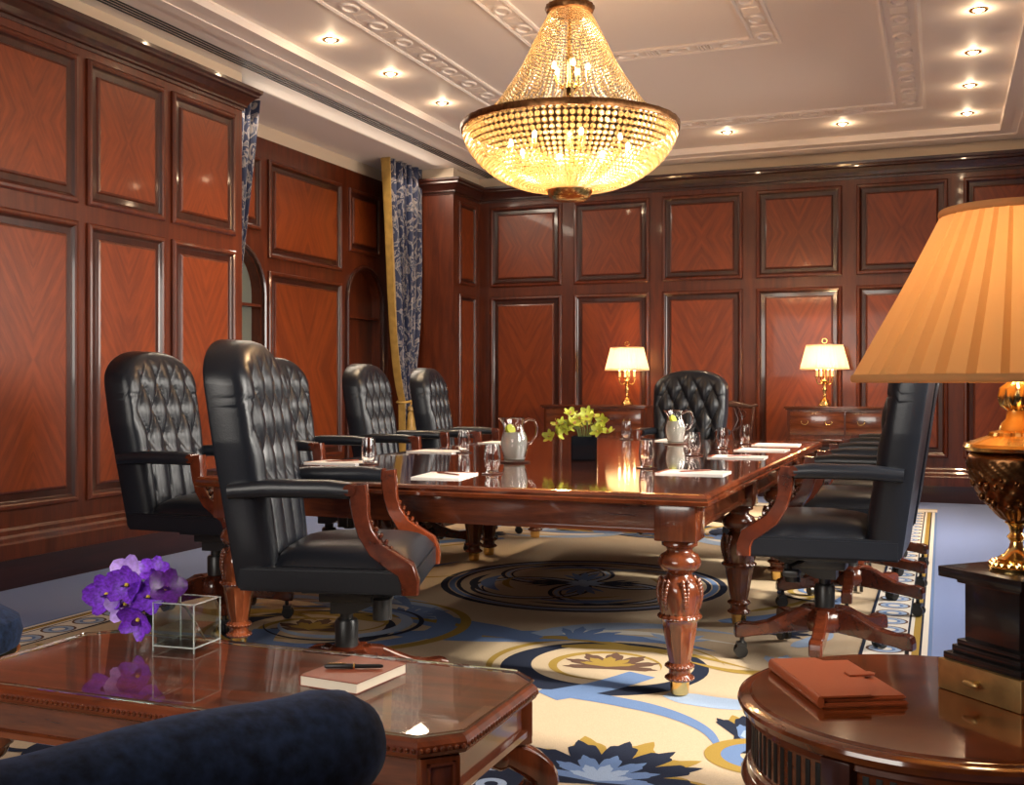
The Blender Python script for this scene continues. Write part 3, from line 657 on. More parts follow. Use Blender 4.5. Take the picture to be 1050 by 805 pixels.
def leg_mesh():
    b = MB(); zt = TZ-.045
    b.bbox(-.078, .078, -.078, .078, zt-.135, zt, .006)
    H_ = zt-.135
    prof = [(.060, H_), (.066, H_-.008), (.066, H_-.02), (.052, H_-.026), (.046, H_-.036), (.048, H_-.043), (.068, H_-.055), (.079, H_-.075), (.079, H_-.09), (.068, H_-.108), (.050, H_-.118), (.045, H_-.126),
            (.048, H_-.134), (.060, H_-.142), (.073, H_-.160), (.079, H_-.185), (.079, H_-.210), (.073, H_-.240), (.068, H_-.262), (.066, H_-.270), (.076, H_-.276), (.078, H_-.284), (.070, H_-.292), (.066, H_-.30)]
    zf = .118; z0 = H_-.30
    for k in range(1, 9): prof.append((.066-.026*k/8, z0+(zf-z0)*k/8))
    prof += [(.046, .112), (.052, .104), (.046, .096), (.040, .090), (.040, .074), (.046, .068), (.052, .060), (.046, .052), (.036, .048)]
    def fn(r, z, a):
        if zf < z < H_-.30: return r*(1-.075*abs(sin(5*a))**.6+.03)
        if H_-.262 < z < H_-.135: return r+.003*sin(6*a+(z*60))*sin(pi*(H_-.135-z)/.127)
        if H_-.292 < z <= H_-.262: return r+.005*abs(sin(8*a))
        if z < .115: return r+.003*(abs(sin(9*a))-.3) if r > .044 else r
        return r
    b.lathe(prof, seg=80, fn=fn)
    for k in range(6):      # acanthus ribs carved on the vase
        a = k*pi/3
        for q in range(8):
            zz = H_-.150-.013*q; rr = .070+.010*sin(pi*(q+.5)/8)
            for s_ in (-1, 1): b.ball((rr*cos(a+s_*.05*(8-q)/3), rr*sin(a+s_*.05*(8-q)/3), zz), .009, 0, 1, (1, 1, 1.5))
    for zz in (.104, .060):
        for k in range(18): a = 2*pi*k/18; b.ball((.050*cos(a), .050*sin(a), zz), .0065, 0, 1)
    return b
lg = leg_mesh().build('leg', M_LEG, t, loc=(-.90, 3.99, 0), sharp=50)
b = MB(); b.lathe([(.030, 0), (.033, .004), (.036, .05), (.034, .052)], seg=32); b.build('brass_tip', M_BRASS, lg)
for x, y in [(-2.83, 3.99), (-.90, 5.26), (-2.83, 5.26), (-.90, 6.55), (-2.83, 6.55), (-.90, 6.80), (-2.83, 6.80), (-.90, 7.70), (-2.83, 7.70)]:
    c = copy_tree(lg, t); c.location = (x, y, 0)
TTZ = RZ+TZ

# ------------------------------------------------------------------ things on the conference table
def tumbler():
    t = thing('water_glass', 'x', 'glass', (0, 0, 0), 0, 'water glasses on the conference table')
    b = MB(); pr = [(0, .0), (.026, 0), (.028, .004), (.034, .03), (.037, .06), (.035, .095), (.031, .125), (.0295, .125), (.0335, .094), (.0355, .06), (.0325, .03), (.024, .010), (0, .008)]
    b.lathe(pr, seg=28); b.build('glass_body', M_GLASS, t); return t
b = MB(); b.lathe([(0, 0), (.046, 0), (.048, .002), (.048, .004), (.046, .005), (.041, .0045), (0, .0045)], seg=28); coast = b.build('coaster', [M_DARK])
tag(coast, 'x', 'coaster', 'coasters on the conference table')
gl = tumbler(); first = True
GL = [(-2.617, 4.755, 'beside the notepad nearest the first chair of the panelled side'), (-2.557, 5.775, 'behind the near jug by the second panelled-side notepad'), (-1.828, 4.433, 'in front of the near water jug'),
      (-2.10, 7.60, 'far along the table, just beyond the flower bowl'), (-1.62, 7.30, 'at the head place, half hidden by the far jug'), (-1.285, 5.006, 'standing by the stack of white pads near the table corner'),
      (-1.271, 5.999, 'second from the table corner on the lamp side'), (-1.246, 6.701, 'third from the table corner on the lamp side'), (-1.211, 7.308, 'fourth and last on the lamp side')]
for i, (x, y, l) in enumerate(GL):
    g = gl if i == 0 else copy_tree(gl); g.location = (x, y, TTZ+.0052); g['label'] = 'water glass '+l
    c = coast if i == 0 else copy_tree(coast); c.location = (x, y, TTZ+.0005); c['label'] = 'dark coaster under the glass '+l
def make_jug():
    t = thing('water_jug', 'x', 'jug', (0, 0, 0), 0, 'water jugs on the conference table')
    out = [(0, 0), (.048, 0), (.052, .004), (.055, .02), (.066, .06), (.070, .09), (.066, .12), (.052, .155), (.045, .175), (.046, .195), (.052, .215)]
    inn = [(r-.003, z+.003) for r, z in out[::-1] if r > .03]
    def fn(r, z, a):      # the lip draws out to a spout on -x
        if z > .15:
            k = (z-.15)/.065; return r*(1+.62*k*max(0, cos(a-pi))**6)
        return r
    b = MB(); b.lathe(out+inn[:-2]+[(0, .012)], seg=40, fn=fn); b.build('jug_body', M_GLASS, t)
    b = MB(); b.sweep([(.045, 0, .195), (.07, 0, .212), (.10, 0, .205), (.115, 0, .17), (.108, 0, .13), (.085, 0, .095), (.064, 0, .085)], .0065, 10); b.build('handle', M_GLASS, t)
    b = MB(); b.lathe([(0, .012), (.046, .012), (.051, .025), (.061, .06), (.0645, .09), (.061, .118), (.052, .145), (0, .147)], seg=32); b.build('iced_water', M_ICE, t)
    b = MB(); b.sweep([(-.024, -.014, .158), (-.014, -.024, .164)], .026, 20); b.build('lime_slice', M_LIME, t)
    return t
jg = make_jug(); bigc = None
for i, (x, y, l) in enumerate([(-2.0, 5.14, 'nearer the table end, beside the yellow-green orchids'), (-1.64, 7.15, 'in front of the head chair')]):
    j = jg if i == 0 else copy_tree(jg); j.location = (x, y, TTZ+.0065); j.rotation_euler = (0, 0, radians(18)); j['label'] = 'clear glass water jug with lime slice '+l
    b = MB(); b.lathe([(0, 0), (.078, 0), (.08, .003), (.078, .006), (0, .0055)], seg=32); o = b.build('jug_mat', M_DARK); o.location = (x, y, TTZ+.0005)
    tag(o, 'dark mat under the jug '+l, 'mat', 'mats under the water jugs')
def notepad():
    t = thing('notepad', 'x', 'notepad', (0, 0, 0), 0, 'white notepads on the conference table')
    b = MB(); b.box(-.105, .105, -.148, .148, 0, .006); b.build('sheets', M_PAPER, t)
    b = MB(); b.box(-.1055, .1055, .128, .1485, .006, .0068); b.build('binding_strip', M_REDL, t); return t
def pencil():
    b = MB(); b.sweep([(0, -.08, 0), (0, .08, 0)], .0036, 6); b.sweep([(0, .08, 0), (0, .095, 0)], [.0036, .0008], 6); return tag(b.build('pencil', M_REDL), 'x', 'pencil', 'dark red pencils on the notepads')
npd = notepad(); pcl = pencil()
PADS = [(-2.80, 4.80, 88, 'before the first panelled-side chair'), (-1.97, 4.25, 8, 'in front of the end chair'), (-2.74, 5.80, 88, 'before the second panelled-side chair'),
        (-2.74, 6.85, 88, 'before the third panelled-side chair'), (-1.02, 4.80, 90, 'nearest the table corner on the lamp side'), (-1.02, 5.92, 92, 'second from the corner on the lamp side'),
        (-1.0, 6.64, 88, 'third from the corner on the lamp side'), (-1.0, 7.26, 92, 'fourth from the corner on the lamp side'), (-1.75, 7.60, 0, 'before the head chair')]
for i, (x, y, a, l) in enumerate(PADS):
    p = npd if i == 0 else copy_tree(npd); p.location = (x, y, TTZ+.0005); p.rotation_euler = (0, 0, radians(a)); p['label'] = 'white notepad lying '+l
    if i in (1, 4, 5, 0):
        q = pcl if i == 1 else copy_tree(pcl); q.location = (x+.01, y+.01, TTZ+.0110); q.rotation_euler = (0, 0, radians(a+50)); q['label'] = 'dark red pencil on the notepad '+l
# second sheet stack at the corner place
# orchid bowl
def petal(b, M, L_, Wd, cup, mat, n=6):
    vs = []; fs = []
    for i in range(n+1):
        t_ = i/n; w = Wd*sin(pi*(t_*.82+.10))**.8; z = cup*t_*t_*L_
        for k in range(5): s_ = -1+k/2; vs.append((L_*t_, w*s_, z+.18*Wd*s_*s_+.0006))
    base = len(vs)
    fs = [(i*5+k, i*5+k+1, (i+1)*5+k+1, (i+1)*5+k) for i in range(n) for k in range(4)]
    vs += [(x, y, z-.0012) for x, y, z in vs]; fs += [tuple(base+q for q in f[::-1]) for f in fs[:]]
    b.add(vs, fs, mat, True, M)
def bloom(name, parent, loc, rot, r, mats, broad=1.0):
    b = MB()
    for k in range(5):
        w = (.42 if k in (1, 4) else .30)*broad; petal(b, Matrix.Rotation(radians(90+72*k), 4, 'Z') @ Matrix.Rotation(radians(-12), 4, 'Y'), r*(1 if k else .95), r*w, .25, 0)
    petal(b, Matrix.Rotation(radians(-90), 4, 'Z') @ Matrix.Rotation(radians(-50), 4, 'Y'), r*.45, r*.2, .6, 1); b.ball((0, 0, r*.1), r*.11, 2, 1)
    o = b.build(name, mats, parent, loc, rot); return o
M_YG = plain('orchid_yellow_green', (.46, .50, .05), .5, var=.3, bscale=40); M_LIP = plain('orchid_lip', (.5, .25, .12), .5); M_YEL = plain('orchid_column', (.75, .55, .05), .5)
M_STEM = plain('flower_stem', (.13, .18, .04), .5); M_SMOKE = plain('black_glass', (.008, .009, .012), .05, coat=1)
t = thing('orchid_bowl', 'yellow-green orchids in a square black glass vase on the conference table', 'flowers', (-1.72, 5.42, TTZ+.0005), radians(15))
b = MB(); w = .066
for (p, q, r_, s_) in ((-w, w, -w, -w+.006), (-w, w, w-.006, w), (-w, -w+.006, -w, w), (w-.006, w, -w, w)): b.box(p, q, r_, s_, 0, .125)
b.box(-w, w, -w, w, 0, .01); b.box(-w+.006, w-.006, -w+.006, w-.006, .01, .10); b.build('vase', M_SMOKE, t)
rg = random.Random(3)
for k in range(22):
    a = k*2.4; r_ = .025+.115*sqrt(k/22); x, y = r_*cos(a)*1.15-.035, r_*sin(a)*.75; z = .235-6.0*(r_-.02)**2+rg.uniform(-.03, .03)-.04*(x < -.08)
    o = bloom('bloom', t, (x, y, max(z, .12)), (radians(rg.uniform(20, 80)), radians(rg.uniform(-25, 25)), radians(rg.uniform(-40, 70))), .042, [M_YG, M_LIP, M_YEL], .9)
b = MB()
for k in range(12):
    a = k*2.4; b.sweep([(.02*cos(a), .02*sin(a), .08), (.04*cos(a), .04*sin(a), .16), (.09*cos(a)-.02, .06*sin(a), .20)], .0025, 6)
b.build('stems', M_STEM, t)['kind'] = 'stuff'

# ------------------------------------------------------------------ low glass-topped table
CZ = .46
t = thing('coffee_table', 'low carved mahogany coffee table with chamfered corners and an inset glass top', 'table', (0, 0, RZ))
X0, X1, Y0, Y1, ch = -2.24, -.885, 1.94, 2.50, .075
def octo(d): c_ = ch-d*.586; return [(X0+d+c_, Y0+d), (X1-d-c_, Y0+d), (X1-d, Y0+d+c_), (X1-d, Y1-d-c_), (X1-d-c_, Y1-d), (X0+d+c_, Y1-d), (X0+d, Y1-d-c_), (X0+d, Y0+d+c_)]
cz = CZ-RZ
def octoring(b, prof, mat=0, cap=True):
    vs = []
    for d, z in prof: vs += [(x, y, z) for x, y in octo(d)]
    n = len(prof); fs = [(r*8+q, r*8+(q+1) % 8, (r+1)*8+(q+1) % 8, (r+1)*8+q) for r in range(n-1) for q in range(8)]
    if cap: fs += [tuple(range(8))[::-1], tuple((n-1)*8+k for k in range(8))]
    b.add(vs, fs, mat)
b = MB(); octoring(b, [(.012, cz-.048), (.004, cz-.044), (.0, cz-.036), (.0, cz-.022), (.006, cz-.014), (.014, cz-.010), (.02, cz-.008)]); b.build('table_top', M_CTOP, t)
b = MB(); octoring(b, [(.010, cz-.0075), (.007, cz-.005), (.007, cz-.002), (.010, cz)]); b.m = [1 if k < 24 else 0 for k in range(len(b.f))]; b.build('glass_plate', [M_PANE, M_GGREEN], t)
b = MB(); oc = octo(.0)      # beaded edge
for k in range(8):
    p, q = Vector(oc[k]), Vector(oc[(k+1) % 8]); L_ = (q-p).length; m_ = max(2, int(L_/.0145))
    for i in range(m_): c_ = p.lerp(q, (i+.5)/m_); b.ball((c_.x, c_.y, cz-.030), .0062, 0, 1)
o = b.build('beading', M_LEG, t); o['kind'] = 'stuff'
b = MB(); octoring(b, [(.03, cz-.14), (.022, cz-.136), (.022, cz-.122), (.034, cz-.118), (.034, cz-.060), (.022, cz-.052), (.016, cz-.048)]); b.build('frieze', M_TAB, t)
for (x, y, a) in ((X1-ch/2, Y0+ch/2, -45), (X1-ch/2, Y1-ch/2, 45), (X0+ch/2, Y0+ch/2, -135), (X0+ch/2, Y1-ch/2, 135)):
    M = Matrix.Translation((x, y, 0)) @ Matrix.Rotation(radians(a), 4, 'Z')
    b = MB(); b.bbox(-.055, -.008, -.042, .042, cz-.155, cz-.05, .004, 0, M)
    for (p, q, r_, s_) in ((-.030, .030, cz-.066, cz-.060), (-.030, .030, cz-.140, cz-.134), (-.030, -.024, cz-.14, cz-.06), (.024, .030, cz-.14, cz-.06)): b.box(-.010, -.003, p, q, r_, s_, 0, M)
    blk = b.build('corner_block', M_LEG, t)
    b = MB(); path = []   # C-scroll leg in the diagonal plane
    for k in range(26):
        th = radians(120-300*k/25*.92); r_ = .125; path.append((-.055+r_*cos(th)*.95-.0, 0, .185+.118*sin(th)))
    path = [(-.10, 0, cz-.15)]+[(-.10+.135*sin(pi*k/16), 0, cz-.155-(cz-.24)*k/16) for k in range(1, 17)]+[(-.12, 0, .075), (-.15, 0, .085), (-.155, 0, .12), (-.125, 0, .14), (-.10, 0, .125)]
    rad = [(.040, .034)]*3+[(.042, .036)]*14+[(.034, .028), (.034, .022), (.034, .018), (.034, .015), (.034, .012)]
    b.sweep(path, rad[:len(path)], 12, 0, M, sq=.55)
    b.lathe([(.03, 0), (.045, .005), (.048, .03), (.035, .045)], -.10, 0, 0, 16, M=M); b.ball((-.075, 0, cz-.185), .036, 0, 2, (1, 1.15, 1), M)
    b.build('leg', M_LEG, t)
b = MB(); yc = (Y0+Y1)/2     # shaped stretcher: forked ends rising to a long bar
for xe, sg in ((X0, 1), (X1, -1)):
    for s_ in (-1, 1): b.sweep([(xe+sg*.12, yc+s_*.15, .10), (xe+sg*.18, yc+s_*.12, .15), (xe+sg*.24, yc+s_*.06, .20), (xe+sg*.30, yc, .222)], (.020, .013), 8, sq=.5)
b.sweep([(X0+.29, yc, .222), (X0+.45, yc, .20), ((X0+X1)/2, yc, .215), (X1-.45, yc, .20), (X1-.29, yc, .222)], (.020, .013), 8, sq=.5)
b.build('stretcher', M_ARM, t)
CT = CZ+.0005
# glass cube vase
t = thing('cube_vase', 'clear square glass vase holding purple orchids on the low table', 'vase', (-1.855, 2.385, CT), radians(4))
b = MB(); w = .062; hh = .125; wi = w-.007
vs = [(-w,-w,0),(w,-w,0),(w,w,0),(-w,w,0),(-w,-w,hh),(w,-w,hh),(w,w,hh),(-w,w,hh),(-wi,-wi,.014),(wi,-wi,.014),(wi,wi,.014),(-wi,wi,.014),(-wi,-wi,hh),(wi,-wi,hh),(wi,wi,hh),(-wi,wi,hh)]
b.add(vs, [(3,2,1,0)]+[(k, (k+1) % 4, 4+(k+1) % 4, 4+k) for k in range(4)]+[(4+k, 4+(k+1) % 4, 12+(k+1) % 4, 12+k) for k in range(4)]+[(12+k, 12+(k+1) % 4, 8+(k+1) % 4, 8+k) for k in range(4)]+[(8,9,10,11)])
b.build('glass_body', pane_glass('vase_glass', (.93, .97, .96), 2.0), t)
M_EDGE = plain('glass_edge', (.80, .86, .84), .08); M_EDGE.node_tree.nodes['Principled BSDF'].inputs['Transmission Weight'].default_value = .55
b = MB(); e = .0022
for q in range(4):
    M = Matrix.Rotation(q*pi/2, 4, 'Z'); b.box(-w, w, -w-.0004, -wi, hh-.001, hh+.0008, 0, M); b.box(-w-.0003, -w+e, -w-.0003, -w+e, 0, hh, 0, M); b.box(-w, w, -w-.0004, -w+e, .012, .015, 0, M)
b.build('polished_edges', M_EDGE, t)
wj = wi-.0008; b = MB(); b.box(-wj, wj, -wj, wj, .0148, .058); b.build('water', pane_glass('vase_water', (.88, .91, .90), 1.8), t)
M_PUR = plain('vanda_purple', (.19, .035, .58), .5, var=.5, bscale=120); M_LIL = plain('vanda_lilac', (.50, .32, .80), .5, var=.25, bscale=80); M_DPUR = plain('vanda_dark', (.07, .008, .15), .45, var=.5, bscale=120)
t = thing('orchid_spray', 'spray of purple orchids leaning out of the square glass vase', 'flowers', (-1.855, 2.385, CT))
b = MB(); b.sweep([(.042, .02, .02), (0, 0, .10), (-.05, -.02, .145), (-.13, -.03, .165), (-.22, -.02, .17)], .003, 8); b.build('stem', plain('dark_stem', (.06, .045, .02), .5), t)
for (x, y, z, rx, ry, rz_, r_, mm) in [(-.245, -.02, .125, 78, -20, 20, .062, M_PUR), (-.215, .03, .175, 70, 10, 30, .055, M_LIL), (-.16, -.04, .160, 80, 5, 10, .058, M_PUR), (-.185, -.02, .105, 95, 0, 30, .055, M_LIL),
                                      (-.10, -.03, .130, 75, 10, 25, .056, M_PUR), (-.115, -.05, .075, 110, 25, 15, .056, M_PUR), (-.045, -.03, .155, 60, 20, 40, .056, M_DPUR), (-.105, 0, .19, 50, 10, 20, .045, M_PUR)]:
    bloom('bloom', t, (x, y, z), (radians(rx), radians(ry), radians(rz_)), r_, [mm, M_DPUR, M_YEL], 1.25)
t = thing('notebook', 'small rust-red bound notebook with cream pages on the low table', 'book', (-1.285, 2.265, CT), radians(-6))
b = MB(); b.box(-.078, .078, -.10, .10, .0015, .0225); b.build('pages', M_PAGES, t)
b = MB(); b.box(-.080, .080, -.102, .102, 0, .0015); b.box(-.080, .080, -.102, .102, .0225, .0245); b.box(-.080, -.078, -.102, .102, 0, .0245); b.build('cover', M_REDL, t)
t = thing('fountain_pen', 'black fountain pen lying across the rust-red notebook', 'pen', (-1.285, 2.265, CT+.0310), radians(-68))
b = MB(); b.sweep([(0, -.07, 0), (0, -.065, 0), (0, .0, 0), (0, .005, 0), (0, .06, 0), (0, .068, 0)], [.003, .0055, .0062, .005, .0048, .003], 12); b.build('barrel', M_BLACKP, t)
b = MB(); b.sweep([(0, -.062, .0063), (0, -.02, .0068)], .0012, 6); b.lathe([(.0066, -.002), (.0066, .002)], seg=12, M=Matrix.Rotation(pi/2, 4, 'X')); b.build('clip', M_BRASS, t)

# ------------------------------------------------------------------ velvet armchairs at the low table
def armchair(label, loc, rz):
    t = thing('armchair', label, 'armchair', loc, rz)   # faces +y
    for s_ in (-1, 1):
        b = MB(); path = [(s_*.33, -.40, .625)]+[(s_*.33, -.40+.06*k, .625+.004*sin(k)) for k in range(1, 12)]+[(s_*.33, .29, .625), (s_*.33, .33, .625), (s_*.33, .36, .623), (s_*.33, .375, .621), (s_*.33, .380, .62)]
        rad = [(.092, .085)]*12+[(.090, .083), (.080, .075), (.060, .056), (.036, .034), (.012, .012)]
        b.sweep(path, rad, 28); b.build('arm_roll', M_VELVET, t, sharp=80)
        b = MB(); b.bbox(s_*.33-.055, s_*.33+.055, -.38, .28, .16, .56, .02); b.build('arm_side', M_VELVET, t)
    b = MB(); b.bbox(-.275, .275, -.30, .32, .20, .42, .04); b.build('seat', M_VELVET, t)
    b = MB(); b.bbox(-.36, .36, -.50, -.34, .16, .90, .05); b.build('backrest', M_VELVET, t)
    for x in (-.30, .30):
        for y in (-.42, .26): b = MB(); b.lathe([(.015, 0), (.02, .01), (.03, .16)], x, y, 0, 12); b.build('leg', M_LEG, t)
    return t
ac = armchair('dark navy velvet armchair whose rolled arm rises before the low table', (-.635, .925, RZ), radians(-25.5))
t = thing('footstool', 'round dark velvet footstool with a brass band, half cut off beyond the low table end', 'footstool', (-2.76, 2.38, RZ))
b = MB(); b.lathe([(.20, .34), (.235, .36), (.245, .40), (.235, .44), (.19, .468), (.10, .478), (0, .48)], seg=40); b.build('cushion', M_VELVET, t)
b = MB(); b.lathe([(.225, .325), (.238, .33), (.238, .345), (.225, .35)], seg=40); b.build('band', M_BRASS, t)
b = MB(); b.lathe([(0, .25), (.21, .25), (.225, .27), (.225, .34), (0, .34)], seg=40); b.build('frame', M_LEG, t)
for k in range(4): b = MB(); b.lathe([(.014, 0), (.02, .02), (.016, .05), (.028, .18), (.022, .22), (.03, .26)], .16*cos(k*pi/2+.78), .16*sin(k*pi/2+.78), 0, 12); b.build('leg', M_LEG, t)

# ------------------------------------------------------------------ drum table
DC = (-.006, 2.07); DR = .346; DZ = .60-RZ
t = thing('drum_table', 'round drum table of glossy figured wood with a slotted fluted frieze', 'table', (*DC, RZ))
b = MB(); b.lathe([(.0, DZ-.030), (DR-.012, DZ-.030), (DR-.004, DZ-.026), (DR-.002, DZ-.020), (DR, DZ-.015), (DR-.002, DZ-.009), (DR-.010, DZ-.005), (DR-.022, DZ-.004), (DR-.026, DZ), (0, DZ)], seg=96); b.build('table_top', M_DRUM, t, sharp=35)
R1 = DR-.026
b = MB(); b.lathe([(R1, DZ-.13), (R1, DZ-.030)], seg=96)
for k in range(96):
    M = Matrix.Rotation(2*pi*k/96, 4, 'Z'); b.bbox(R1-.004, R1+.0012, -.0052, .0052, DZ-.116, DZ-.050, .0012, 1, M)
b.build('fluted_frieze', [M_TAB, M_BLACK], t)
b = MB(); b.lathe([(R1-.002, DZ-.044), (R1+.010, DZ-.042), (R1+.008, DZ-.034), (R1+.014, DZ-.030)], seg=96); b.lathe([(R1+.002, DZ-.165), (R1+.016, DZ-.160), (R1+.020, DZ-.150), (R1+.016, DZ-.140), (R1+.010, DZ-.136), (R1+.008, DZ-.126), (R1-.002, DZ-.120)], seg=96); b.build('moulding', M_TAB, t)
b = MB(); b.lathe([(R1-.012, .10), (R1-.012, DZ-.16)], seg=96); b.lathe([(R1-.02, .0), (R1+.01, .0), (R1+.014, .06), (R1-.008, .10)], seg=96)
b.build('drum_body', M_TAB, t)
for a in (100, 172, 244, 316, 28):
    M = Matrix.Rotation(radians(a), 4, 'Z'); b = MB(); b.bbox(R1-.012, R1+.018, -.028, .028, .0, DZ-.165, .005, 0, M); b.bbox(R1-.01, R1+.026, -.036, .036, DZ-.185, DZ-.160, .004, 0, M); b.bbox(R1-.01, R1+.02, -.026, .026, DZ-.16, DZ-.03, .004, 0, M); b.build('pilaster', M_DARK, t)
DTZ = .6005
# leather folder
t = thing('document_folder', 'tan leather document folder with a tongue flap lying on the drum table', 'folder', (-.180, 2.080, DTZ), radians(-63))
def slab(b, poly, z0, z1, mat=0, r=.004):
    bm = bmesh.new(); lo = [bm.verts.new((x, y, z0)) for x, y in poly]; hi = [bm.verts.new((x, y, z1)) for x, y in poly]; n = len(poly)
    bm.faces.new(lo[::-1]); bm.faces.new(hi)
    for i in range(n): bm.faces.new((lo[i], lo[(i+1) % n], hi[(i+1) % n], hi[i]))
    bmesh.ops.bevel(bm, geom=list(bm.edges), offset=r, segments=2, affect='EDGES'); b.frombm(bm, mat, True)
b = MB(); slab(b, [(-.128, -.078), (.128, -.078), (.128, .078), (-.128, .078)], 0, .008, r=.003); slab(b, [(-.126, -.076), (.123, -.076), (.123, .076), (-.126, .076)], .009, .017, r=.003); b.sweep([(-.127, -.078, .0105), (.127, -.078, .0105)], (.006, .0108), 14); b.build('folder_body', M_TAN, t)
b = MB(); slab(b, [(.131, -.080), (-.131, -.080), (-.131, .01), (-.04, .045), (.04, .045), (.131, .01)], .0175, .0215, r=.0015); b.build('flap', M_TAN, t)
b = MB(); slab(b, [(-.014, .02), (-.011, .068), (0, .074), (.011, .068), (.014, .02)], .0218, .0245, r=.001); b.build('tongue', M_TAN, t)

# ------------------------------------------------------------------ big urn lamp
LX, LY = .123, 2.146
t = thing('urn_lamp', 'tall bronze urn table lamp with a big pleated amber shade on the drum table', 'lamp', (LX, LY, DTZ))
Rz = Matrix.Rotation(radians(-45), 4, 'Z')
b = MB(); b.bbox(-.092, .092, -.092, .092, 0, .055, .003, 0, Rz); bx_ = b.build('gilded_base', M_GOLDBOX, t)
b = MB()
for k in range(4):
    M = Rz @ Matrix.Rotation(k*pi/2, 4, 'Z'); b.sweep([(0, -.092, .03), (0, -.106, .03)], .005, 10, 0, M); b.ball((0, -.110, .03), .0075, 0, 2, (2.4, .7, .8), M)
b.build('rosette_knob', M_GOLDBOX, bx_)
b = MB(); b.bbox(-.086, .086, -.086, .086, .055, .068, .003, 0, Rz); b.bbox(-.076, .076, -.076, .076, .068, .082, .004, 0, Rz); b.bbox(-.070, .070, -.070, .070, .082, .092, .003, 0, Rz); b.bbox(-.060, .060, -.060, .060, .09, .195, .002, 0, Rz)
b.bbox(-.070, .070, -.070, .070, .193, .203, .003, 0, Rz); b.bbox(-.092, .092, -.092, .092, .203, .222, .002, 0, Rz); b.build('marble_plinth', M_MARBLE, t)
b = MB(); b.lathe([(.045, .222), (.047, .228), (.040, .234), (.030, .236), (.032, .242), (.020, .25), (.012, .262), (.010, .272), (.016, .280), (.010, .288), (.013, .30), (.020, .306), (.012, .312)], seg=48)
for k in range(20): a = 2*pi*k/20; b.ball((.041*cos(a), .041*sin(a), .233), .006, 0, 1)
b.build('brass_stem', M_BRASS, t)
b = MB()
def rel(r, z, a):
    if .385 < z < .415: return r+.0025*sin(28*a+z*400)
    if .33 < z < .385: return r+.003*(sin(11*a+z*90)*sin(z*300+3*a)+.7*sin(17*a-z*160))
    if z <= .33: return r+.0025*abs(sin(8*a))
    return r
pr = [(.014, .308)]+[(.018+.064*sin(pi/2*min(1, k/26))**.85, .308+.112*k/26) for k in range(1, 27)]+[(.080, .424), (.074, .430)]
b.lathe(pr, seg=110, fn=rel)
rg = random.Random(5)
for k in range(70):       # cast garland relief
    a = rg.uniform(0, 2*pi); z = rg.uniform(.335, .385); kk = (z-.308)/.112; r_ = .018+.064*sin(pi/2*kk)**.85
    b.ball(((r_+.001)*cos(a), (r_+.001)*sin(a), z), rg.uniform(.004, .0075), 0, 1, (1, 1, rg.uniform(.8, 1.6)))
b.build('urn', M_BRONZE, t, sharp=60)
b = MB(); b.lathe([(.070, .430), (.086, .434), (.089, .440), (.086, .446), (.060, .455), (.045, .460), (.043, .466), (.030, .470), (.026, .482), (.018, .490), (.016, .505), (.026, .515), (.030, .530), (.027, .545), (.016, .555), (.010, .56), (.010, .60)],
                  seg=64, fn=lambda r, z, a: r+(.0022*sin(24*a) if .45 < z < .470 else .0025*sin(9*a+z*500) if .512 < z < .548 else 0)); b.build('urn_cover', M_BRASS, t)
def shade(parent, r0, z0, r1, z1, npl, mat, ell=1.0, name='lamp_shade', belly=0.0, amp=.012, tape=True):
    b = MB(); seg = npl*8; n = seg; vs = []; NZ = 8
    for j in range(NZ+1):
        t_ = j/NZ; r = r0+(r1-r0)*t_-belly*sin(pi*t_); z = z0+(z1-z0)*t_
        for k in range(n):
            ph = (k % 8)/8; pl = (ph if ph < .75 else (1-ph)*3)*amp*min(1, r/r0*1.2)
            a = 2*pi*k/n; vs.append(((r+pl)*cos(a), (r+pl)*sin(a)*ell, z))
    b.add(vs, [(j*n+k, j*n+(k+1) % n, (j+1)*n+(k+1) % n, (j+1)*n+k) for j in range(NZ) for k in range(n)], 0, True); o = b.build(name, mat, parent, sharp=25)
    if tape:
        for r, z in ((r0+amp*.6, z0), (r1+amp*.5, z1)):
            b = MB(); b.sweep([(r*cos(2*pi*k/64), r*ell*sin(2*pi*k/64), z) for k in range(64)], (.003, .007), 8, closed=True); b.build('binding', mat, o)
    return o
shade(t, .268, .562, .118, .858, 34, M_SHADE, belly=.004, amp=.019)
b = MB()
for s_ in (-1, 1): b.sweep([(0, 0, .60), (s_*.05, 0, .63), (s_*.07, 0, .72), (s_*.04, 0, .81), (0, 0, .84)], .003, 6)
b.sweep([(0, 0, .84), (.120, 0, .852)], .0025, 6); b.sweep([(0, 0, .84), (-.06, .10, .852)], .0025, 6); b.sweep([(0, 0, .84), (-.06, -.10, .852)], .0025, 6); b.build('harp', M_BRASS, t)
b = MB(); b.ball((0, 0, .70), .028, 0, 2, (1, 1, 1.3)); b.build('bulb', M_BULB, t)
point('lamp_glow', (.02, .03, .70), 3.2, (1, .62, .28), .05, t)

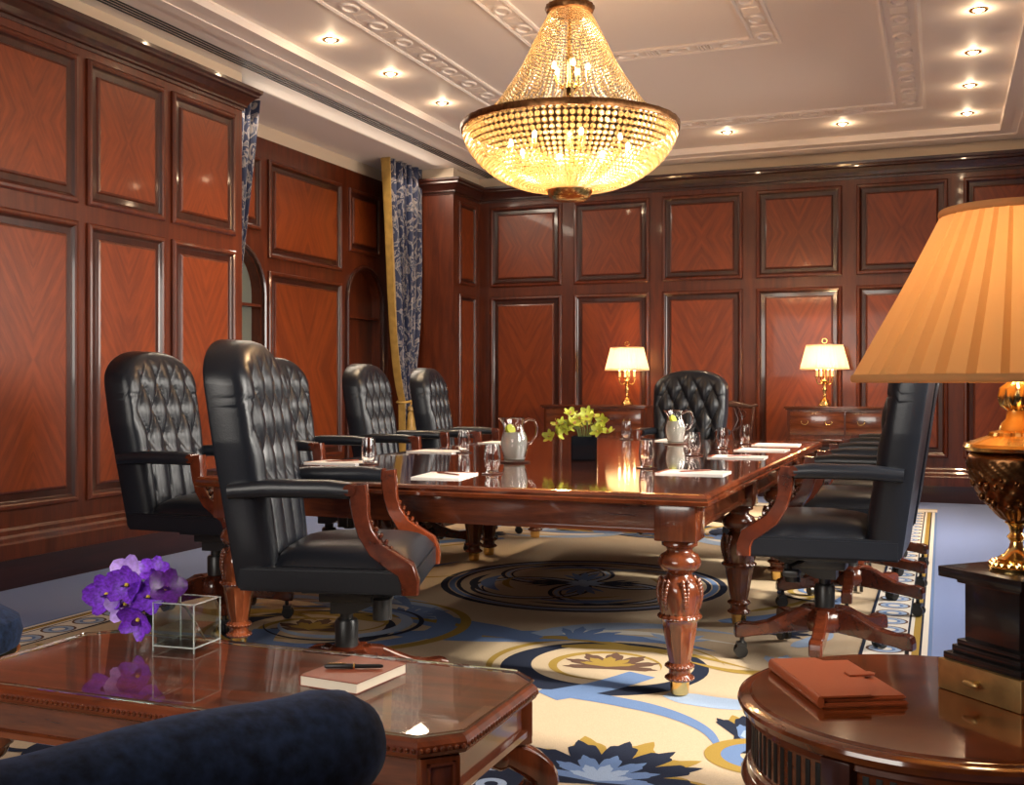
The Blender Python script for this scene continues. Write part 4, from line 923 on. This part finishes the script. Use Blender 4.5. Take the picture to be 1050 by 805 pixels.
# ------------------------------------------------------------------ consoles with candelabra lamps
def console(label, x0, x1, loc_y):
    w = x1-x0; t = thing('console', label, 'console', ((x0+x1)/2, loc_y, RZ*0), 0); h = w/2; D = .42   # stands on the carpet; local front is -y
    b = MB(); b.bbox(-h, h, -.0, D, .925, .945, .004); b.bbox(-h+.012, h-.012, .012, D, .910, .926, .003); b.build('top', M_TAB, t)
    b = MB(); b.box(-h+.03, h-.03, .03, D, .60, .912); b.bbox(-h+.02, h-.02, .02, D, .60, .625, .003); b.build('body', M_LEG, t)
    nd = 2; dw = (w-.10)/nd
    for k in range(nd):
        xa = -h+.05+k*dw+.008; xb = xa+dw-.016; b = MB(); b.bbox(xa, xb, .015, .04, .665, .895, .005)
        b.bbox(xa+.015, xb-.015, .010, .02, .68, .88, .004); d = b.build('drawer', M_TAB, t)
        for q in (.28, .72):
            xc = xa+(xb-xa)*q; c = MB(); c.sweep([(xc-.032, .006, .80), (xc-.030, -.006, .782), (xc-.015, -.01, .768), (xc+.015, -.01, .768), (xc+.030, -.006, .782), (xc+.032, .006, .80)], .0035, 8)
            for s_ in (-1, 1): c.ball((xc+s_*.032, .006, .80), .008, 0, 1)
            c.build('handle', M_BRASS, d)
    for x in (-h+.06, h-.06):
        for y in (.05, D-.05): b = MB(); b.lathe([(.018, 0), (.024, .03), (.018, .05), (.02, .1), (.030, .45), (.026, .5), (.034, .53), (.028, .56), (.035, .6)], x, y, 0, 16); b.build('leg', M_LEG, t)
    return t
console('low dark mahogany console behind the orchids, mostly hidden by the head chair', -4.02, -2.86, YF-.50)
console('dark mahogany console with brass bail handles under the candelabra lamp beside the big shade', -1.46, -.30, YF-.50)
def candelabra(label, x, y):
    t = thing('candelabra_lamp', label, 'lamp', (x, y, .9455), 0, 'candelabra lamps on the wall consoles')
    b = MB(); b.lathe([(.062, 0), (.066, .006), (.062, .022), (.045, .036), (.042, .050), (.046, .056), (.034, .064), (.018, .072), (.012, .085), (.020, .10), (.012, .115), (.015, .135), (.024, .16), (.020, .185), (.010, .205), (.014, .225), (.028, .240), (.034, .252), (.016, .262), (.008, .27), (.006, .62)], seg=28); b.build('stem', M_BRASS, t)
    for k in range(4):
        a = radians(45+90*k-15); M = Matrix.Rotation(a, 4, 'Z'); b = MB()
        b.sweep([(.01, 0, .245), (.03, 0, .222), (.055, 0, .215), (.078, 0, .235), (.085, 0, .262), (.082, 0, .285)], .0065, 8, 0, M); b.lathe([(.008, .283), (.024, .290), (.026, .296), (.010, .298)], .082, 0, 0, 14, M=M); ar = b.build('arm', M_BRASS, t)
        b = MB(); b.lathe([(.012, .298), (.012, .355), (.004, .356)], .082, 0, 0, 12, M=M); b.build('candle', M_CANDLE, ar)
        b = MB(); b.ball((.082, 0, .378), .011, 0, 1, (1, 1, 1.8), M); b.build('bulb', M_BULB, ar)
    shade(t, .235, .372, .175, .605, 40, M_SHADEW, ell=.8, amp=.006)
    b = MB(); b.sweep([(.024*cos(2*pi*k/16), 0, .650+.024*sin(2*pi*k/16)) for k in range(16)], .005, 6, closed=True); b.lathe([(.012, .605), (.010, .615), (.004, .626)], seg=10)
    for k in range(4): b.sweep([(0, 0, .605), (.175*cos(k*pi/2), .140*sin(k*pi/2), .602)], .0025, 6)
    b.build('finial', M_BRASS, t)
    point('lamp_glow', (0, 0, .46), 7.5, (1, .62, .30), .05, t)
    return t
candelabra('brass candelabra lamp with ivory pleated shade behind the orchids', -3.12, YF-.28)
candelabra('brass candelabra lamp with ivory pleated shade beside the big amber shade', -1.09, YF-.28)
# carved side chair by the far wall
t = thing('side_chair', 'carved dark wood side chair with pierced back against the far panelling', 'chair', (-2.02, YF-.52, 0))
b = MB()
for s_ in (-1, 1): b.sweep([(s_*.20, .16, .45), (s_*.215, .19, .70), (s_*.235, .23, .93)], (.018, .014), 8)
b.sweep([(-.27, .24, .955), (-.2, .235, .935), (-.1, .235, .950), (0, .235, .965), (.1, .235, .950), (.2, .235, .935), (.27, .24, .955)], [(.012, .014), (.013, .022), (.013, .026), (.013, .034), (.013, .026), (.013, .022), (.012, .014)], 8)
b.build('back_frame', M_DARK, t)
b = MB()
for s_ in (-1, 1):
    b.sweep([(s_*.03, .17, .47), (s_*.05, .18, .58), (s_*.02, .19, .68), (s_*.08, .20, .80), (s_*.03, .22, .93)], .010, 8); b.sweep([(s_*.02, .19, .68), (s_*.11, .20, .74), (s_*.12, .21, .84), (s_*.07, .22, .93)], .009, 8)
    b.sweep([(s_*.12+.04*cos(q*pi/6), .21, .86+.035*sin(q*pi/6)) for q in range(12)], .008, 6, closed=True)
b.build('splat', M_DARK, t)
b = MB(); b.bbox(-.24, .24, -.24, .18, .42, .46, .01); b.build('seat', M_LEATHER, t)
for x in (-.21, .21):
    for y in (-.21, .16): b = MB(); b.sweep([(x, y, .43), (x*.97, y, .2), (x*1.03, y, 0)], [.024, .017, .016], 8); b.build('leg', M_DARK, t)

# ------------------------------------------------------------------ curtains in the recess
def curtain(label, yl, yh, y_tie, x, lined):
    """gathered floor-length curtain tied back; yl = leading edge side, yh = wall side"""
    t = thing('curtain', label, 'curtain', (0, 0, 0), 0, 'floral curtains in the window recess')
    NU, NV = 120, 60; zt, zb, ztie = 3.515, .02, .98
    def ends(z):
        if z > ztie:
            k = (z-ztie)/(zt-ztie); lead = y_tie+(yl-y_tie)*(k**.55); wall_ = yh+(y_tie+(yh-yl)*.20-yh)*(1-k)**3.0
        else: lead = y_tie-(yh-yl)*.05; wall_ = y_tie+(yh-yl)*.22
        return lead, wall_
    def grid(u0, u1, mat, uvs, name, off=0.0, n=NU):
        b = MB(); vs = []; uvl = []
        for j in range(NV+1):
            z = zb+(zt-zb)*j/NV; a_, c_ = ends(z)
            sq_ = min(1, abs(c_-a_)/abs(yh-yl))
            for i in range(n+1):
                u = u0+(u1-u0)*i/n; y = a_+(c_-a_)*u
                vs.append((x+off+.080*(.5+.5*sq_)*cos(u*2*pi*6)+.012*sin(u*23+z*2), y+.012*sin(u*2*pi*7+1)*sq_, z)); uvl.append((u*2.2, z))
        m_ = n+1; fs = [(j*m_+i, j*m_+i+1, (j+1)*m_+i+1, (j+1)*m_+i) for j in range(NV) for i in range(n)]
        b.add(vs, fs, 0, True)
        for fi, f in enumerate(fs): b.uv[fi] = [uvl[q] for q in f]
        o = b.build(name, mat, t); md = o.modifiers.new('sol', 'SOLIDIFY'); md.thickness = .004; return o
    grid(.12 if lined else 0, 1, M_CURT, True, 'drape'); (grid(.03, .125, M_GOLDC, True, 'lining_edge', .02, 24) if lined else None)
    b = MB(); a_, c_ = ends(ztie); b.sweep([(x+.07*cos(q*pi/8), (a_+c_)/2+(abs(c_-a_)/2+.03)*sin(q*pi/8), ztie+.01*sin(q*pi/8)) for q in range(16)], .014, 8, closed=True); b.build('tieback', M_GOLDC, t)
    yt = (a_+c_)/2; b = MB()
    for dy, dz in ((-.05, 0), (.05, -.04)):
        b.lathe([(.012, 0), (.03, -.01), (.034, -.04), (.02, -.06), (.03, -.08), (.045, -.22), (.048, -.26)][::-1], x+.09, yt+dy, ztie-.05+dz, 20, fn=lambda r, z, a: r*(1+.06*sin(10*a)))
        b.sweep([(x+.07, yt, ztie), (x+.09, yt+dy, ztie-.05+dz)], .006, 6)
    b.build('tassel', M_GOLDC, t); return t
curtain('navy and cream floral curtain with gold lining edge, tied back by the pier', 10.08, 10.84, 10.52, -5.38, 1)
curtain('navy floral curtain strip hanging behind the end of the two-row panelled wall', 7.72, 7.08, 7.16, -5.36, 0)

# ------------------------------------------------------------------ downlights
def downlight(label, x, y):
    t = thing('downlight', label, 'light', (x, y, ZT), 0, 'recessed downlights in the ceiling')
    b = MB(); b.lathe([(.058, 0), (.056, -.006), (.048, -.009), (.040, -.006), (.036, 0)], seg=28); b.build('rim', M_BRASS, t)
    b = MB(); b.lathe([(.0, -.003), (.036, -.003)], seg=24); b.ball((0, 0, -.006), .024, 0, 2, (1, 1, .6)); b.build('lens', M_SPOTL, t); point('downlight_glow', (0, 0, -.045), 1.6, (1, .72, .45), .02, t)
    spot('downlight_beam', (0, 0, -.03), 80, (1, .74, .46), 100, .8, .03, (0, 0, 0), t)
    return t
for x, y, l in [(-4.0, 6.72, 'near end of the row above the panelled side wall'), (-4.0, 7.62, 'middle of the row above the panelled side wall'), (-4.0, 8.57, 'far end of the row above the panelled side wall, by the chandelier'),
                (-1.92, 10.55, 'above the head chair, between chandelier and far wall'), (-.86, 10.60, 'above the console beside the big shade'),
                (.21, 10.60, 'fourth from the viewer in the row over the drum lamp'), (.21, 9.62, 'third from the viewer in the row over the drum lamp'), (.21, 8.67, 'second from the viewer in the row over the drum lamp'), (.22, 7.71, 'topmost in the row over the drum lamp')]:
    downlight('small recessed downlight, '+l, x, y)

# ------------------------------------------------------------------ chandelier
KX, KY = -1.93, 5.81
t = thing('chandelier', 'large crystal basket chandelier with bronze rings hanging over the conference table', 'chandelier', (KX, KY, 0))
def curve(pts, step):     # resample (r,z) polyline via Catmull-Rom at even steps
    P = [Vector((r, 0, z)) for r, z in pts]; out = []
    for i in range(len(P)-1):
        p0, p1, p2, p3 = P[max(i-1, 0)], P[i], P[i+1], P[min(i+2, len(P)-1)]
        for k in range(20):
            q = k/20; out.append(.5*((2*p1)+(-p0+p2)*q+(2*p0-5*p1+4*p2-p3)*q*q+(-p0+3*p1-3*p2+p3)*q**3))
    out.append(P[-1]); res = [out[0]]; acc = 0
    for a_, c_ in zip(out, out[1:]):
        acc += (c_-a_).length
        s_ = step(c_) if callable(step) else step
        if acc >= s_: res.append(c_); acc = 0
    return res
UP = [(.115, 3.215), (.15, 3.15), (.205, 3.04), (.265, 2.92), (.34, 2.80), (.44, 2.67), (.575, 2.59)]
LO = [(.585, 2.565), (.578, 2.52), (.545, 2.455), (.49, 2.39), (.40, 2.32), (.29, 2.27), (.19, 2.245), (.13, 2.235)]
def strand(name, pts, rf, step, rot0, NS):
    b = MB()
    for p in curve(pts, step):
        b.ball((p.x, 0, p.z), rf(p), 0, 1)
    o = b.build(name, M_CRYS, t); o.rotation_euler = (0, 0, rot0)
    for k in range(1, NS):
        c = o.copy(); COL.objects.link(c); c.parent = t; c.rotation_euler = (0, 0, rot0+2*pi*k/NS)
strand('upper_bead_strand', UP, lambda p: min(.0115, .0050+.0120*p.x), lambda p: min(.025, .0115+.025*p.x), 0, 72)
strand('lower_bead_strand', LO, lambda p: min(.0168, .0036+.0225*p.x), lambda p: min(.0325, .008+.043*p.x), pi/100, 100)
b = MB(); b.lathe([(.592, 2.562), (.606, 2.564), (.610, 2.580), (.606, 2.600), (.592, 2.604), (.588, 2.582)]+[(.592, 2.562)], seg=96, fn=lambda r, z, a: r+(.003*sin(60*a) if .60 < r else 0)); b.build('ring', M_BRONZE, t, sharp=60)
b = MB(); b.lathe([(.110, 3.225), (.130, 3.228), (.136, 3.245), (.134, 3.262), (.120, 3.268), (.09, 3.285), (.05, 3.31), (.03, 3.33), (.012, 3.35), (.012, ZT-.05), (.05, ZT-.03), (.07, ZT)], seg=48, fn=lambda r, z, a: r+(.0035*sin(30*a) if 3.23 < z < 3.264 else 0)); b.build('crown_plate', M_BRONZE, t)
b = MB(); b.lathe([(.0, 2.178), (.09, 2.182), (.115, 2.20), (.128, 2.235), (.132, 2.245), (.12, 2.248)], seg=48, fn=lambda r, z, a: r+(.003*sin(24*a) if r > .05 else 0)); b.build('bottom_cup', M_BRASS, t)
b = MB(); b.lathe([(.012, 3.34), (.012, 3.0), (.03, 2.96), (.016, 2.92), (.02, 2.85), (.045, 2.80), (.02, 2.76), (.014, 2.70), (.04, 2.62), (.014, 2.55), (.02, 2.45), (.05, 2.40), (.02, 2.36), (.01, 2.2)][::-1], seg=20); b.build('central_stem', M_BRASS, t)
for n_, r_, z_, a0 in ((5, .10, 2.90, .2), (8, .33, 2.47, .5)):
    for k in range(n_):
        M = Matrix.Rotation(a0+2*pi*k/n_, 4, 'Z'); b = MB(); b.sweep([(.01, 0, z_-.06), (r_*.5, 0, z_-.09), (r_, 0, z_-.06), (r_, 0, z_-.02)], .006, 8, 0, M); b.lathe([(.01, z_-.03), (.011, z_)], r_, 0, 0, 12, M=M); ar = b.build('arm', M_BRASS, t)
        b = MB(); b.ball((r_, 0, z_+.02), .013, 0, 2, (1, 1, 1.7), M); b.build('bulb', M_BULB, ar)
for k in range(4): point('chandelier_glow', (.26*cos(k*pi/2+.4), .26*sin(k*pi/2+.4), 2.53), 28, (1, .64, .34), .05, t)
point('chandelier_glow', (.0, .10, 2.93), 26, (1, .64, .34), .05, t)
